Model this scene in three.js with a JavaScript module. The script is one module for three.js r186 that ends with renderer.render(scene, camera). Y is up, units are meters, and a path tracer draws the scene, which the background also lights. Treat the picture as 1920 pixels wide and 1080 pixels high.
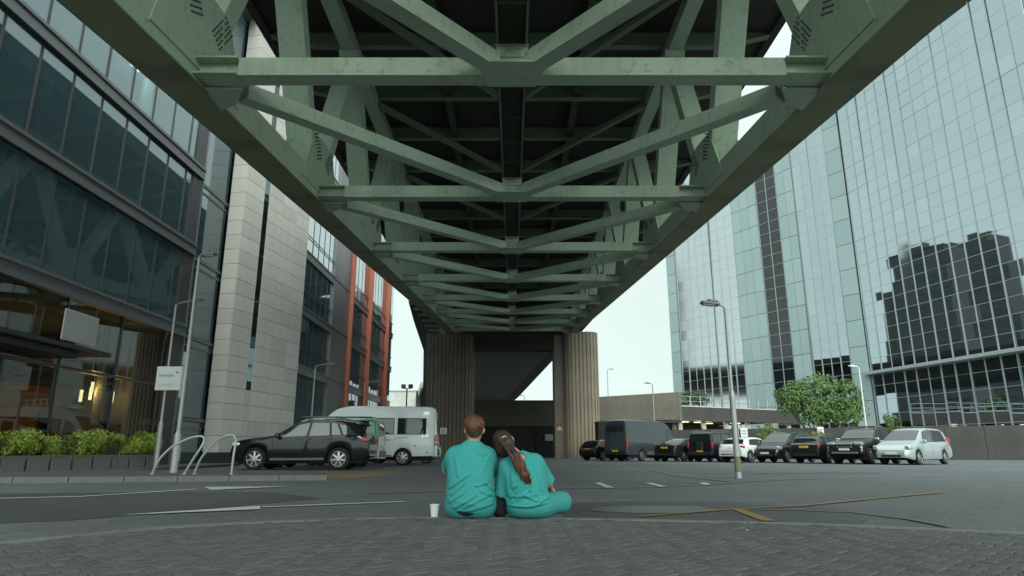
import * as THREE from 'three';
import { mergeGeometries } from 'three/addons/utils/BufferGeometryUtils.js';
import { RoundedBoxGeometry } from 'three/addons/geometries/RoundedBoxGeometry.js';

// ---------- camera, sky, sun, exposure ----------
const scene = new THREE.Scene();
const camera = new THREE.PerspectiveCamera(47.405, 1024 / 576, 0.1, 1500);
camera.position.set(0, 0.61, 0);
camera.rotation.set(14.014 * Math.PI / 180, 0, 0);
scene.add(camera);

let seed = 7;
const rnd = () => { seed = (seed + 0x6D2B79F5) | 0; let t = Math.imul(seed ^ (seed >>> 15), 1 | seed); t = (t + Math.imul(t ^ (t >>> 7), 61 | t)) ^ t; return ((t ^ (t >>> 14)) >>> 0) / 4294967296; };
const rr = (a, b) => a + (b - a) * rnd();
const hash3 = (x, y, z) => { let h = Math.imul(x, 374761393) + Math.imul(y, 668265263) + Math.imul(z, 1274126177); h = Math.imul(h ^ (h >>> 13), 1274126177); return ((h ^ (h >>> 16)) >>> 0) / 4294967296; };
const fade = t => t * t * (3 - 2 * t);
function noise3(x, y, z, per = 0) {
  const xi = Math.floor(x), yi = Math.floor(y), zi = Math.floor(z), fx = fade(x - xi), fy = fade(y - yi), fz = fade(z - zi);
  const m = per ? v => ((v % per) + per) % per : v => v;
  const h = (a, b, c) => hash3(m(xi + a), m(yi + b), zi + c);
  const l = (a, b, t) => a + (b - a) * t;
  return l(l(l(h(0, 0, 0), h(1, 0, 0), fx), l(h(0, 1, 0), h(1, 1, 0), fx), fy), l(l(h(0, 0, 1), h(1, 0, 1), fx), l(h(0, 1, 1), h(1, 1, 1), fx), fy), fz);
}
const sst = (a, b, x) => { const t = Math.min(1, Math.max(0, (x - a) / (b - a))); return t * t * (3 - 2 * t); };
const fbm = (x, y, z, oct = 4) => { let s = 0, a = 0.5, n = 0; for (let i = 0; i < oct; i++) { s += a * noise3(x, y, z + i * 17); n += a; a *= 0.5; x *= 2; y *= 2; z *= 2; } return s / n; };
const tfbm = (u, v, per, oct, z = 0) => { let s = 0, a = 0.5, n = 0, p = per; for (let i = 0; i < oct; i++) { s += a * noise3(u * p, v * p, z + i * 13, p); n += a; a *= 0.55; p *= 2; } return s / n; };

{ // overcast sky, a little brighter towards the zenith, faint cloud structure
  const w = 512, h = 256, d = new Float32Array(w * h * 4);
  for (let j = 0; j < h; j++) for (let i = 0; i < w; i++) {
    const el = (j + 0.5) / h * Math.PI - Math.PI / 2, az = i / w * 2 * Math.PI, sy = Math.sin(el), c = Math.cos(el);
    let L = 0.92 + 0.1 * Math.max(0, sy) + 1.1 * sst(0.5, 1, sy);
    const th = (i / w - 0.5) * 2 * Math.PI, ang = Math.acos(Math.min(1, 0.2 * c * Math.cos(th) + 0.45 * sy + 0.87 * c * Math.sin(th)));
    L *= 1 + 1.3 * Math.exp(-(ang / 0.85) * (ang / 0.85)); // brighter cloud round the hidden sun
    const n = fbm(c * Math.cos(az) * 2.2 + 9, sy * 4 + 5, c * Math.sin(az) * 2.2 + 9, 5);
    L *= 0.86 + 0.28 * n;
    if (sy < 0) L = 0.16;
    const k = (j * w + i) * 4; d[k] = L * 0.83; d[k + 1] = L * 0.985; d[k + 2] = L * 0.94; d[k + 3] = 1;
  }
  const t = new THREE.DataTexture(d, w, h, THREE.RGBAFormat, THREE.FloatType);
  t.mapping = THREE.EquirectangularReflectionMapping; t.magFilter = THREE.LinearFilter; t.minFilter = THREE.LinearFilter; t.wrapS = THREE.RepeatWrapping; t.needsUpdate = true;
  scene.background = t; scene.environment = t;
}
const sun = new THREE.DirectionalLight(0xfbf7ea, 1.4);
sun.position.set(20, 45, 87); sun.castShadow = true; sun.shadow.radius = 40; sun.shadow.mapSize.set(2048, 2048);
Object.assign(sun.shadow.camera, { left: -80, right: 80, top: 90, bottom: -60, near: 1, far: 320 });
scene.add(sun); scene.add(sun.target);
const renderer = new THREE.WebGLRenderer({ antialias: true });
renderer.setSize(1024, 576);
renderer.toneMapping = THREE.LinearToneMapping; renderer.toneMappingExposure = 1.06;
renderer.shadowMap.enabled = true;

// ---------- helpers ----------
const V = (x, y, z) => new THREE.Vector3(x, y, z);
const names = {};
const numbered = n => { const k = names[n] = (names[n] ?? -1) + 1; return k ? `${n}_${String(k).padStart(3, '0')}` : n; };
const tag = (o, label, category, group) => { o.userData.label = label; if (category) o.userData.category = category; if (group) o.userData.group = group; return o; };
function thing(name, label, category, pos = [0, 0, 0], turn = 0, group) {
  const g = new THREE.Group(); g.name = numbered(name); g.position.set(...pos); g.rotation.y = turn; scene.add(g); return tag(g, label, category, group);
}
function prep(g) { if (g.index) g = g.toNonIndexed(); for (const k of Object.keys(g.attributes)) if (!['position', 'normal', 'uv', 'color'].includes(k)) g.deleteAttribute(k); g.morphAttributes = {}; return g; }
function merged(list) {
  if (!Array.isArray(list)) return list; if (list.length === 1) return list[0];
  list = list.map(prep); const col = list.every(g => g.attributes.color); if (!col) list.forEach(g => g.deleteAttribute('color'));
  return mergeGeometries(list);
}
function part(name, geo, mat, parent, label) {
  const m = new THREE.Mesh(merged(geo), mat); m.name = parent === scene ? numbered(name) : name; m.castShadow = m.receiveShadow = true; parent.add(m); if (label) m.userData.label = label; return m;
}
function struct(name, geo, mat) { const m = part(name, geo, mat, scene); m.userData.kind = 'structure'; return m; }
function metreUV(g, sc = 1) { // texture coordinates in metres, by the dominant axis of each face
  if (g.index) g = g.toNonIndexed();
  const p = g.attributes.position, uv = new Float32Array(p.count * 2), a = V(), b = V(), c = V(), n = V();
  for (let i = 0; i < p.count; i += 3) {
    a.fromBufferAttribute(p, i); b.fromBufferAttribute(p, i + 1); c.fromBufferAttribute(p, i + 2);
    n.crossVectors(b.clone().sub(a), c.clone().sub(a)); const x = Math.abs(n.x), y = Math.abs(n.y), z = Math.abs(n.z);
    [a, b, c].forEach((v, k) => { const q = x > y && x > z ? [v.z, v.y] : y > z ? [v.x, v.z] : [v.x, v.y]; uv[(i + k) * 2] = q[0] * sc; uv[(i + k) * 2 + 1] = q[1] * sc; });
  }
  g.setAttribute('uv', new THREE.BufferAttribute(uv, 2)); return g;
}
const bx = (w, h, d, x = 0, y = 0, z = 0) => metreUV(new THREE.BoxGeometry(w, h, d).translate(x, y, z));
const span = (x0, x1, y0, y1, z0, z1) => bx(Math.abs(x1 - x0), Math.abs(y1 - y0), Math.abs(z1 - z0), (x0 + x1) / 2, (y0 + y1) / 2, (z0 + z1) / 2);
const rbx = (w, h, d, r, x = 0, y = 0, z = 0, s = 2) => prep(new RoundedBoxGeometry(w, h, d, s, r)).translate(x, y, z);
function beam(p, q, w, h, up = V(0, 1, 0)) {
  const d = q.clone().sub(p), len = d.length(); d.normalize();
  const x = up.clone().cross(d).normalize(), y = d.clone().cross(x);
  const g = metreUV(new THREE.BoxGeometry(w, h, len));
  const m = new THREE.Matrix4().makeBasis(x, y, d).setPosition(p.clone().add(q).multiplyScalar(0.5)); return g.applyMatrix4(m);
}
function tube(pts, r, seg = 24, rad = 8, closed = false) { return prep(new THREE.TubeGeometry(new THREE.CatmullRomCurve3(pts, closed, 'centripetal'), seg, r, rad, closed)); }
function cyl(r0, r1, y0, y1, seg = 14, x = 0, z = 0) { return prep(new THREE.CylinderGeometry(r1, r0, y1 - y0, seg).translate(x, (y0 + y1) / 2, z)); }
function rod(p, q, r, seg = 8) { const d = q.clone().sub(p); const g = new THREE.CylinderGeometry(r, r, d.length(), seg); g.applyQuaternion(new THREE.Quaternion().setFromUnitVectors(V(0, 1, 0), d.normalize())); return prep(g.translate(...p.clone().add(q).multiplyScalar(0.5).toArray())); }
function plan(pts, y0, y1) { // extrude an outline of [x, z] between two heights
  const s = new THREE.Shape(pts.map(([x, z]) => new THREE.Vector2(x, -z)));
  const g = new THREE.ExtrudeGeometry(s, { depth: y1 - y0, bevelEnabled: false, curveSegments: 4 }).rotateX(-Math.PI / 2).translate(0, y0, 0);
  return metreUV(prep(g));
}
function sheet(pts, y) { const g = new THREE.ShapeGeometry(new THREE.Shape(pts.map(([x, z]) => new THREE.Vector2(x, -z)))).rotateX(-Math.PI / 2).translate(0, y, 0); return metreUV(prep(g)); }
function strip(pts, w, y) { // flat painted line of width w along [x, z] points
  const L = [], R = [];
  pts.forEach((p, i) => { const a = pts[Math.max(0, i - 1)], b = pts[Math.min(pts.length - 1, i + 1)]; const dx = b[0] - a[0], dz = b[1] - a[1], l = Math.hypot(dx, dz); L.push([p[0] - dz / l * w / 2, p[1] + dx / l * w / 2]); R.push([p[0] + dz / l * w / 2, p[1] - dx / l * w / 2]); });
  return sheet([...L, ...R.reverse()], y);
}
function paint(g, c) { const n = g.attributes.position.count, a = new Float32Array(n * 3); for (let i = 0; i < n; i++) a.set(c, i * 3); g.setAttribute('color', new THREE.BufferAttribute(a, 3)); return g; }

// ---------- textures and materials ----------
const lin2s = v => Math.round(255 * (v <= 0.0031308 ? 12.92 * v : 1.055 * Math.pow(v, 1 / 2.4) - 0.055));
function tex(n, metres, f, linear = false) {
  const d = new Uint8Array(n * n * 4);
  for (let j = 0; j < n; j++) for (let i = 0; i < n; i++) { const c = f(i / n, j / n), k = (j * n + i) * 4; for (let q = 0; q < 3; q++) { const v = Math.min(1, Math.max(0, c[q])); d[k + q] = linear ? v * 255 : lin2s(v); } d[k + 3] = 255; }
  const t = new THREE.DataTexture(d, n, n); t.wrapS = t.wrapT = THREE.RepeatWrapping; t.magFilter = THREE.LinearFilter; t.minFilter = THREE.LinearMipmapLinearFilter; t.generateMipmaps = true;
  if (!linear) t.colorSpace = THREE.SRGBColorSpace; t.repeat.set(1 / metres, 1 / metres); t.needsUpdate = true; return t;
}
const S = o => new THREE.MeshStandardMaterial(o), P = o => new THREE.MeshPhysicalMaterial(o);
const C = (r, g, b) => new THREE.Color().setRGB(r, g, b);
const mixc = (a, b, t) => a.map((v, i) => v + (b[i] - v) * t);
const steelTex = tex(512, 5, (u, v) => { const g = tfbm(u, v, 6, 5), st = tfbm(u * 1, v, 3, 3, 5), sp = tfbm(u, v, 40, 3, 8); let c = mixc([0.375, 0.475, 0.36], [0.31, 0.41, 0.295], sst(0.3, 0.8, g)); c = mixc(c, [0.14, 0.17, 0.10], 0.4 * sst(0.5, 0.85, st)); const vv = Math.abs(2 * v - 1) * 2, run = noise3(u * 48, vv, 3, 48) * 0.6 + noise3(u * 96, vv * 1.6, 9, 96) * 0.4; c = mixc(c, [0.15, 0.15, 0.09], 0.2 * sst(0.5, 0.8, run) * sst(0.35, 0.6, g)); return mixc(c, [0.15, 0.085, 0.045], 0.3 * sst(0.64, 0.8, sp)); });
const soffitTex = tex(256, 4, (u, v) => { const g = tfbm(u, v, 5, 5, 3); return mixc([0.24, 0.255, 0.165], [0.165, 0.18, 0.11], sst(0.3, 0.75, g)); });  // mottled olive for the soffit plates, darker than the steel paint
const asphTex = tex(1024, 7, (u, v) => { const b = tfbm(u, v, 3, 4), f = tfbm(u, v, 180, 2, 4), m = tfbm(u, v, 24, 3, 7); const big = tfbm(u, v, 2, 3, 31), k = 0.12 * (0.62 + 0.34 * b + 0.3 * big) * (0.5 + 0.66 * f + 0.34 * m); return [k * 0.88, k * 0.98, k * 1.03]; });
const asphBump = tex(512, 1.5, (u, v) => { const f = tfbm(u, v, 110, 2, 4); return [f, f, f]; }, true);
const concTex = tex(512, 5, (u, v) => { const b = tfbm(u, v, 4, 5), f = tfbm(u, v, 90, 2, 4), s = tfbm(u * 1, v * 0 + 0.3, 24, 3, 9); const k = (0.72 + 0.36 * b) * (0.86 + 0.28 * f) * (0.86 + 0.24 * s); return [k, k, k]; });
const stoneTex = tex(512, 4, (u, v) => { const k = (0.86 + 0.2 * tfbm(u, v, 5, 4, 2)) * (0.95 + 0.1 * tfbm(u, v, 80, 2, 4)); return [k, k, k]; });
const tint = (t, c, o = {}) => S({ map: t, color: C(...c), roughness: 0.9, ...o });
const M = {
  steel: S({ map: steelTex, roughness: 0.5 }), soffitOlive: S({ map: soffitTex, roughness: 0.8 }),
  asphalt: S({ map: asphTex, roughness: 0.82, bumpMap: asphBump, bumpScale: 0.004 }),
  patch: S({ map: asphTex, color: C(0.52, 0.52, 0.53), roughness: 0.6, bumpMap: asphBump, bumpScale: 0.003 }),
  wet: S({ map: asphTex, color: C(0.42, 0.42, 0.42), roughness: 0.42, bumpMap: asphBump, bumpScale: 0.0025 }),
  pierConc: tint(concTex, [0.30, 0.262, 0.20]), pierShade: tint(concTex, [0.185, 0.162, 0.125]), deckConc: tint(concTex, [0.045, 0.042, 0.034]), wallConc: tint(concTex, [0.165, 0.15, 0.122]), wallDark: tint(concTex, [0.085, 0.077, 0.062]), paleConc: tint(concTex, [0.62, 0.63, 0.6]), kerb: tint(concTex, [0.19, 0.195, 0.185]), footway: tint(concTex, [0.095, 0.097, 0.092]), fascia: tint(concTex, [0.095, 0.083, 0.08]), fence: tint(concTex, [0.085, 0.082, 0.078]),
  stone: tint(stoneTex, [0.56, 0.545, 0.51]), stoneB: tint(stoneTex, [0.525, 0.51, 0.475]), stoneC: tint(stoneTex, [0.59, 0.575, 0.54]),
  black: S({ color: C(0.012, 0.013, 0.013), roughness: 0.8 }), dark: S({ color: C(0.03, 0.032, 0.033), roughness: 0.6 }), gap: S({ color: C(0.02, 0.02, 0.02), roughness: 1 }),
  greyMetal: S({ color: C(0.17, 0.175, 0.185), roughness: 0.45, metalness: 0.3 }), darkMetal: S({ color: C(0.065, 0.068, 0.072), roughness: 0.5, metalness: 0.2 }), frame: S({ color: C(0.45, 0.5, 0.51), roughness: 0.4, metalness: 0.3 }),
  galv: S({ color: C(0.4, 0.42, 0.42), roughness: 0.5, metalness: 0.5 }), galvDark: S({ color: C(0.2, 0.21, 0.21), roughness: 0.5, metalness: 0.4 }),
  white: S({ color: C(0.72, 0.74, 0.73), roughness: 0.5 }), red: S({ map: concTex, color: C(0.44, 0.125, 0.075), roughness: 0.6 }),
  linePaint: S({ color: C(0.5, 0.51, 0.49), map: concTex, roughness: 0.8 }), yellowPaint: S({ color: C(0.27, 0.175, 0.06), map: concTex, roughness: 0.8 }), fadedPaint: S({ color: C(0.2, 0.19, 0.155), map: concTex, roughness: 0.85 }), fadedYellow: S({ color: C(0.2, 0.155, 0.085), map: concTex, roughness: 0.85 }),
  glass: P({ color: C(0.36, 0.56, 0.62), roughness: 0.02, transmission: 0.87, thickness: 0, ior: 2.3, specularColor: C(0.6, 0.95, 1) }),
  clear: P({ color: C(0.4, 0.45, 0.43), roughness: 0.02, transmission: 1, thickness: 0, ior: 1.7 }),
  mirror: S({ color: C(0.455, 0.525, 0.565), roughness: 0.02, metalness: 1 }), mirrorB: S({ color: C(0.44, 0.51, 0.55), roughness: 0.02, metalness: 1 }), mirrorC: S({ color: C(0.475, 0.54, 0.57), roughness: 0.07, metalness: 1 }), paleMirror: S({ color: C(0.60, 0.655, 0.665), roughness: 0.1, metalness: 1 }), paleMirrorB: S({ color: C(0.585, 0.64, 0.652), roughness: 0.1, metalness: 1 }),
  darkGlass: P({ color: C(0.012, 0.018, 0.02), roughness: 0.04, ior: 1.7 }),
  cyanPanel: S({ color: C(0.38, 0.485, 0.49), roughness: 0.35 }), cyanPanelB: S({ color: C(0.35, 0.455, 0.465), roughness: 0.35 }),
};
Object.values(M).forEach(m => { if (m.transmission) m.side = THREE.DoubleSide; });
// ---------- ground, pavement, markings ----------
struct('road', sheet([[-500, 60], [-500, -700], [500, -700], [500, 60]], 0), M.asphalt);
const EDGE = [[-4.6, -2.2], [-3.75, -3.6], [-3.02, -4.86], [-2.7, -5.33], [-2.04, -5.77], [-1.44, -6.04], [-0.76, -6.17], [0, -6.13], [0.65, -6.03], [1.27, -5.9], [2.34, -5.6], [3.25, -5.22], [4.2, -4.7], [5.4, -3.9], [6.6, -2.6]];
const edgeCurve = new THREE.CatmullRomCurve3(EDGE.map(([x, z]) => V(x, 0, z)));
const edgePts = edgeCurve.getSpacedPoints(60).map(p => [p.x, p.z]);
const pave = new THREE.Group(); pave.name = 'pavement'; pave.userData.kind = 'structure'; scene.add(pave);
{
  const inner = edgePts.map((p, i) => { const a = edgePts[Math.max(0, i - 1)], b = edgePts[Math.min(60, i + 1)], dx = b[0] - a[0], dz = b[1] - a[1], l = Math.hypot(dx, dz); return [p[0] - dz / l * 0.13, p[1] + dx / l * 0.13]; });
  part('bedding', plan([...inner, [7, 8], [-7, 8]], -0.05, 0.044), tint(concTex, [0.055, 0.057, 0.05]), pave);
  // kerb stones, nearly flush with the road
  for (let i = 0; i < 60; i += 4) {
    const o = edgePts.slice(i, i + 5), n = inner.slice(i, i + 5).reverse();
    const t = (p, q) => [p[0] + (q[0] - p[0]) * 0.03, p[1] + (q[1] - p[1]) * 0.03];
    o[0] = t(o[0], o[1]); n[n.length - 1] = t(n[n.length - 1], n[n.length - 2]);
    part('kerb_stone', plan([...o, ...n], -0.05, 0.052 + rr(-0.002, 0.003)), M.kerb, pave);
  }
  // herringbone block paving
  const W = 0.07, blocks = [], q = Math.PI / 4, cs = Math.cos(q), sn = Math.sin(q);
  const inside = (x, z) => { let best = 1e9, bi = 0; inner.forEach((p, i) => { const d = Math.hypot(p[0] - x, p[1] - z); if (d < best) { best = d; bi = i; } }); const a = inner[Math.max(0, bi - 1)], b = inner[Math.min(60, bi + 1)]; const side = (b[0] - a[0]) * (z - a[1]) - (b[1] - a[1]) * (x - a[0]); return side > 0 ? best : -best; };
  for (let m = -160; m < 160; m++) for (let n = -85; n < 85; n++) for (const k of [0, 1]) {
    const ox = m + 2 * n, oz = m - 2 * n; const lx = (ox + (k ? 0.5 : 1)) * W, lz = (oz + (k ? 2 : 0.5)) * W;
    const x = lx * cs - lz * sn, z = lx * sn + lz * cs - 4;
    if (z > -2.55 || z < -6.2 || Math.abs(x) > 5 || Math.abs(x) > -z * 0.98 + 0.3) continue; if (inside(x, z) < 0.055) continue;
    blocks.push([x, z, k, Math.hypot(x, z)]);
  }
  blocks.sort((a, b) => a[3] - b[3]);
  const shape = rbx(2 * W - 0.008, 0.06, W - 0.008, 0.007, 0, 0, 0, 1);
  const cols = []; for (let i = 0; i < 12; i++) { const k = rr(0.09, 0.118), w = rr(-0.006, 0.004); cols.push([k + w, k + 0.002, k - w * 0.5]); }
  const mats = cols.map(c => tint(concTex, c)); const rest = [];
  const vis = blocks.filter(b => b[1] < -3.1 && Math.abs(b[0]) < -b[1] * 0.82); const near = new Set(vis.slice(0, 300));
  for (const b of blocks) {
    const i = Math.floor(rnd() * 12), y = 0.022 + rr(-0.004, 0.0035) + 0.012 * (fbm(b[0] * 1.4, b[1] * 1.4, 3, 2) - 0.5), ry = -(q + (b[2] ? Math.PI / 2 : 0)) + rr(-0.012, 0.012), rx = rr(-0.012, 0.012), rz = rr(-0.012, 0.012);
    if (near.has(b)) { const m = part('paver', shape, mats[i], pave); m.position.set(b[0], y, b[1]); m.rotation.set(rx, ry, rz, 'YXZ'); }
    else rest.push(paint(shape.clone().rotateX(rx).rotateZ(rz).rotateY(ry).translate(b[0], y, b[1]), cols[i]));
  }
  part('pavers', rest, S({ vertexColors: true, roughness: 0.9, map: concTex }), pave).userData.kind = 'stuff';
}
// far footway on the left with its kerb
const foot = new THREE.Group(); foot.name = 'footway'; foot.userData.kind = 'structure'; scene.add(foot);
part('surface', plan([[-60, -13.2], [-9, -14.05], [-4.3, -15.25], [-4.55, -16.6], [-6.6, -19.4], [-11.3, -20.2], [-12.2, -30.5], [-14.8, -31.8], [-60, -31.8]], -0.05, 0.1), M.footway, foot);
{ const a = V(-22, 0, -11.6), b = V(-9, 0, -13.85), c = V(-4.1, 0, -15.1); let p = a.clone();
  for (const [s, e] of [[a, b], [b, c]]) { const L = s.distanceTo(e), n = Math.round(L / 1.02); for (let i = 0; i < n; i++) { const u = s.clone().lerp(e, i / n), v = s.clone().lerp(e, (i + 0.985) / n); const k = part('kerb_stone', beam(u.setY(0.045), v.setY(0.045), 0.16, 0.13 + rr(0, 0.004)), M.kerb, foot); k.position.z = -0.06; } } }
struct('brown_paving', sheet([[-4.02, -15.3], [-2.6, -21.2], [-6.4, -22.2], [-6.5, -20], [-4.6, -16.8]], 0.004), tint(concTex, [0.2, 0.135, 0.075]));
struct('yellow_paving_edge', [strip([[-9.5, -21.0], [-6.4, -21.3], [-2.7, -21.0]], 0.12, 0.008), strip([[-3.95, -15.5], [-2.75, -20.7]], 0.1, 0.008)], M.yellowPaint);
// resurfaced and damp areas
struct('asphalt_patch', sheet([[-12, -9.0], [-6.5, -10.5], [-3.8, -10.75], [-3.03, -9.76], [-2.57, -9.21], [-3.02, -8.29], [-3.98, -6.38], [-7, -4.5]], 0.004), M.patch);
struct('asphalt_patch', sheet([[0.5, -7.9], [0.85, -8.5], [1.62, -8.75], [2.61, -8.66], [3.21, -8.0], [3.57, -7.33], [3.3, -6.4], [2.9, -5.9], [2.1, -6.0], [1.2, -6.3], [0.5, -6.5]], 0.004), M.patch);
struct('damp_patch', sheet([[0.75, -7.3], [1.0, -7.75], [1.5, -7.95], [2.1, -7.85], [2.25, -7.45], [1.9, -7.1], [1.3, -6.95]], 0.008), M.wet);
struct('asphalt_patch', sheet([[2.6, -30], [9, -31.5], [10, -33.5], [2.5, -32]], 0.004), M.patch);
struct('asphalt_patch', sheet([[5.3, -19], [10.5, -19.4], [10.8, -20.6], [5.2, -20.1]], 0.004), M.patch);
// painted markings
const mk = (n, pts, w, m) => struct(n, strip(pts, w, 0.012), m);
struct('lane_arrow', [strip([[-9, -8.1], [-5.95, -9.5], [-5.2, -11.3]], 0.13, 0.012), sheet([[-5.4, -12.0], [-4.85, -11.05], [-4.0, -12.23]], 0.0125)], M.linePaint);
struct('lane_arrow', [strip([[-2.8, -7.72], [-1.33, -8.55]], 0.1, 0.012), sheet([[-3.85, -6.74], [-2.88, -7.86], [-2.7, -7.42]], 0.0125)], M.linePaint);
mk('yellow_line', [[-2.15, -10.24], [-1.05, -10.78], [0.72, -11.54], [1.7, -11.75]], 0.11, M.fadedYellow);
mk('bay_line', [[1.7, -11.75], [2.68, -12.1], [3.66, -12.75], [4.6, -13.9], [6.2, -15.3], [7.5, -15.9], [11, -17]], 0.09, M.fadedPaint);
mk('bay_line', [[1.72, -13.75], [3.9, -13.7]], 0.07, M.fadedPaint);
for (const [a, b] of [[[1.7, -13.66], [1.69, -11.8]], [[2.7, -13.5], [2.68, -12.1]], [[3.81, -13.66], [3.66, -12.8]]]) mk('bay_line', [a, b], 0.14, M.linePaint);
mk('bay_line', [[4.63, -22.0], [4.24, -17.4], [4.55, -14.1]], 0.12, M.fadedPaint);
mk('yellow_line', [[1.22, -6.62], [1.86, -7.08], [2.42, -7.46], [3.3, -7.89], [4.33, -8.72], [6.61, -10.5]], 0.08, M.yellowPaint);
mk('yellow_line', [[2.42, -7.4], [2.3, -6.2]], 0.12, M.yellowPaint);
mk('yellow_line', [[2.46, -7.4], [3.0, -7.35], [3.5, -7.08], [3.66, -6.43], [3.62, -5.75]], 0.07, M.fadedYellow);

// ---------- truss bridge ----------
const zc = k => 10.28 + 7.28 * (k - 1), yb = k => 6.93 + 0.68 * (Math.max(-1, k) - 1);
const bridge = thing('truss_bridge', 'green steel truss bridge overhead spanning the whole car park', 'bridge');
{
  const K0 = -1, K1 = 8, yTop = 14.8, XC = 5.85;
  for (const s of [-1, 1]) {
    for (let k = K0; k < K1; k++) {
      const p = V(s * XC, yb(k) - 0.1 + 0.37, -zc(k)), q = V(s * XC, yb(k + 1) - 0.1 + 0.37, -zc(k + 1));
      if (k === K1 - 1) q.lerp(p, -0.12);
      part('bottom_chord', beam(p, q, 0.7, 0.66), M.steel, bridge);
      const o = V(0, -0.345, 0); part('soffit_plate', beam(p.clone().add(o), q.clone().add(o), 0.78, 0.03), M.soffitOlive, bridge);
    }
    part('top_chord', beam(V(s * XC, yTop, -zc(K0)), V(s * XC, yTop, -zc(K1) - 1), 0.5, 0.5), M.steel, bridge);
    for (let k = K0; k <= K1; k++) {
      const mid = V(s * XC, yTop - 0.1, -(zc(k) + 3.64));
      if (k < K1) {
        part('diagonal', beam(V(s * XC, yb(k) + 0.55, -zc(k) - 0.35), mid, 0.6, 0.42), M.steel, bridge);
        part('diagonal', beam(V(s * XC, yb(k + 1) + 0.55, -zc(k + 1) + 0.35), mid.clone().add(V(0, 0, 0.3)), 0.7, 0.46), M.steel, bridge);
      }
      // gusset plate standing on the inner and outer face of the chord
      for (const f of [-1, 1]) {
        const gx = s * (XC + f * 0.362), sl = 0.093, sc = k > 5 ? 0.6 : 0.86;
        const pts = [[-1.9, -0.5], [-1.75, 0.05], [-1.0, 1.25], [-0.35, 1.3], [0.35, 1.3], [1.0, 1.25], [1.75, 0.05], [1.9, -0.5]].map(([a, b]) => new THREE.Vector2(a * sc, b * sc - (a * sc) * -sl));
        const g = new THREE.ExtrudeGeometry(new THREE.Shape(pts), { depth: 0.024, bevelEnabled: false }).rotateY(Math.PI / 2).translate(-0.012, 0, 0);
        const pl = part('gusset_plate', metreUV(prep(g)), M.steel, bridge); pl.position.set(gx, yb(k) + 0.62, -zc(k));
        if (f < 0 && k > -1 && k < 4) { // bolt groups on the inner face
          const bolts = [], b0 = prep(new THREE.CylinderGeometry(0.018, 0.022, 0.022, 7)).rotateZ(Math.PI / 2);
          for (const d of [-1, 1]) for (let i = 0; i < 8; i++) for (let j = 0; j < 5; j++) { if ((i + j) % 7 === 6) continue; const a = (0.38 + i * 0.095), b = (j - 2) * 0.095; bolts.push(b0.clone().translate(-s * 0.024, 0.12 + a * 0.86 - b * 0.45, d * (0.16 + a * 0.6 + b * 0.85))); }
          part('bolts', bolts, M.darkMetal, pl).userData.kind = 'stuff';
        }
      }
    }
  }
  const shadeSteel = S({ map: steelTex, color: C(0.42, 0.42, 0.4), roughness: 0.7 });  // same green paint as the trusses, under-deck shade put into its colour
  for (let k = K0; k <= K1; k++) { // bottom cross beams with bracketed ends, lateral bracing meeting at mid width
    const y = yb(k), z = -zc(k);
    part('cross_beam', [span(-4.75, 4.75, y, y + 0.34, z - 0.17, z + 0.17)], M.steel, bridge);
    for (const s of [-1, 1]) {
      part('beam_bracket', [span(s * 4.75, s * 5.5, y + 0.3, y + 0.335, z - 0.24, z + 0.24), span(s * 4.75, s * 5.5, y + 0.002, y + 0.03, z - 0.24, z + 0.24), span(s * 4.75, s * 5.5, y + 0.03, y + 0.3, z - 0.04, z + 0.04)], M.steel, bridge);
      part('knee_plate', plan([[s * 5.5, z - 0.95], [s * 5.1, z - 0.72], [s * 4.8, z - 0.2], [s * 5.5, z - 0.18]].map(([a, b]) => [a, b]), y - 0.055, y - 0.03), M.steel, bridge);
      if (k < K1) part('lateral_brace', beam(V(s * 4.95, y + 0.1, z - 0.6), V(s * 0.32, yb(k + 1) + 0.14, -zc(k + 1) + 0.3), 0.3, 0.3), M.steel, bridge);
    }
    part('centre_plate', [plan([[-0.62, z + 0.62], [0.62, z + 0.62], [0.42, z - 0.16], [-0.42, z - 0.16]], y - 0.03, y - 0.006)], M.steel, bridge);
    part('centre_box', [span(-0.27, 0.27, y + 0.345, y + 0.55, z + 0.16, z + 0.19), span(-0.29, 0.29, y + 0.545, y + 0.57, z + 0.155, z + 0.23)], M.steel, bridge);
  }
  // inspection walkway hung along the middle
  const W0 = S({ color: C(0.055, 0.06, 0.045), roughness: 0.7 });
  for (let k = K0; k < K1; k++) {
    const a = V(0, yb(k) + 0.6, -zc(k)), b = V(0, yb(k + 1) + 0.6, -zc(k + 1));
    for (const s of [-1, 1]) { const o = V(s * 0.25, 0, 0); part('walkway_rail', beam(a.clone().add(o), b.clone().add(o), 0.035, 0.05), shadeSteel, bridge); const o2 = V(s * 0.28, 0.2, 0); part('walkway_side', beam(a.clone().add(o2), b.clone().add(o2), 0.015, 0.34), W0, bridge); }
    for (let i = 1; i < 5; i++) { const p = a.clone().lerp(b, i / 5); part('walkway_tie', beam(p.clone().add(V(-0.25, 0.01, 0)), p.clone().add(V(0.25, 0.01, 0)), 0.05, 0.03), W0, bridge); }
    part('walkway_floor', beam(a.clone().add(V(0, 0.3, 0)), b.clone().add(V(0, 0.3, 0)), 0.5, 0.02), W0, bridge);
  }
  // deck: slab, edge beams, floor beams with tapered cantilevers, stringers, upper bracing
  part('deck_slab', span(-9.0, 9.6, 15.62, 15.95, 9, -63), M.deckConc, bridge);
  for (const x of [-9.0, 9.6]) part('deck_edge', span(x - 0.15, x + 0.15, 15.45, 16.2, 9, -63), M.deckConc, bridge);
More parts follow.
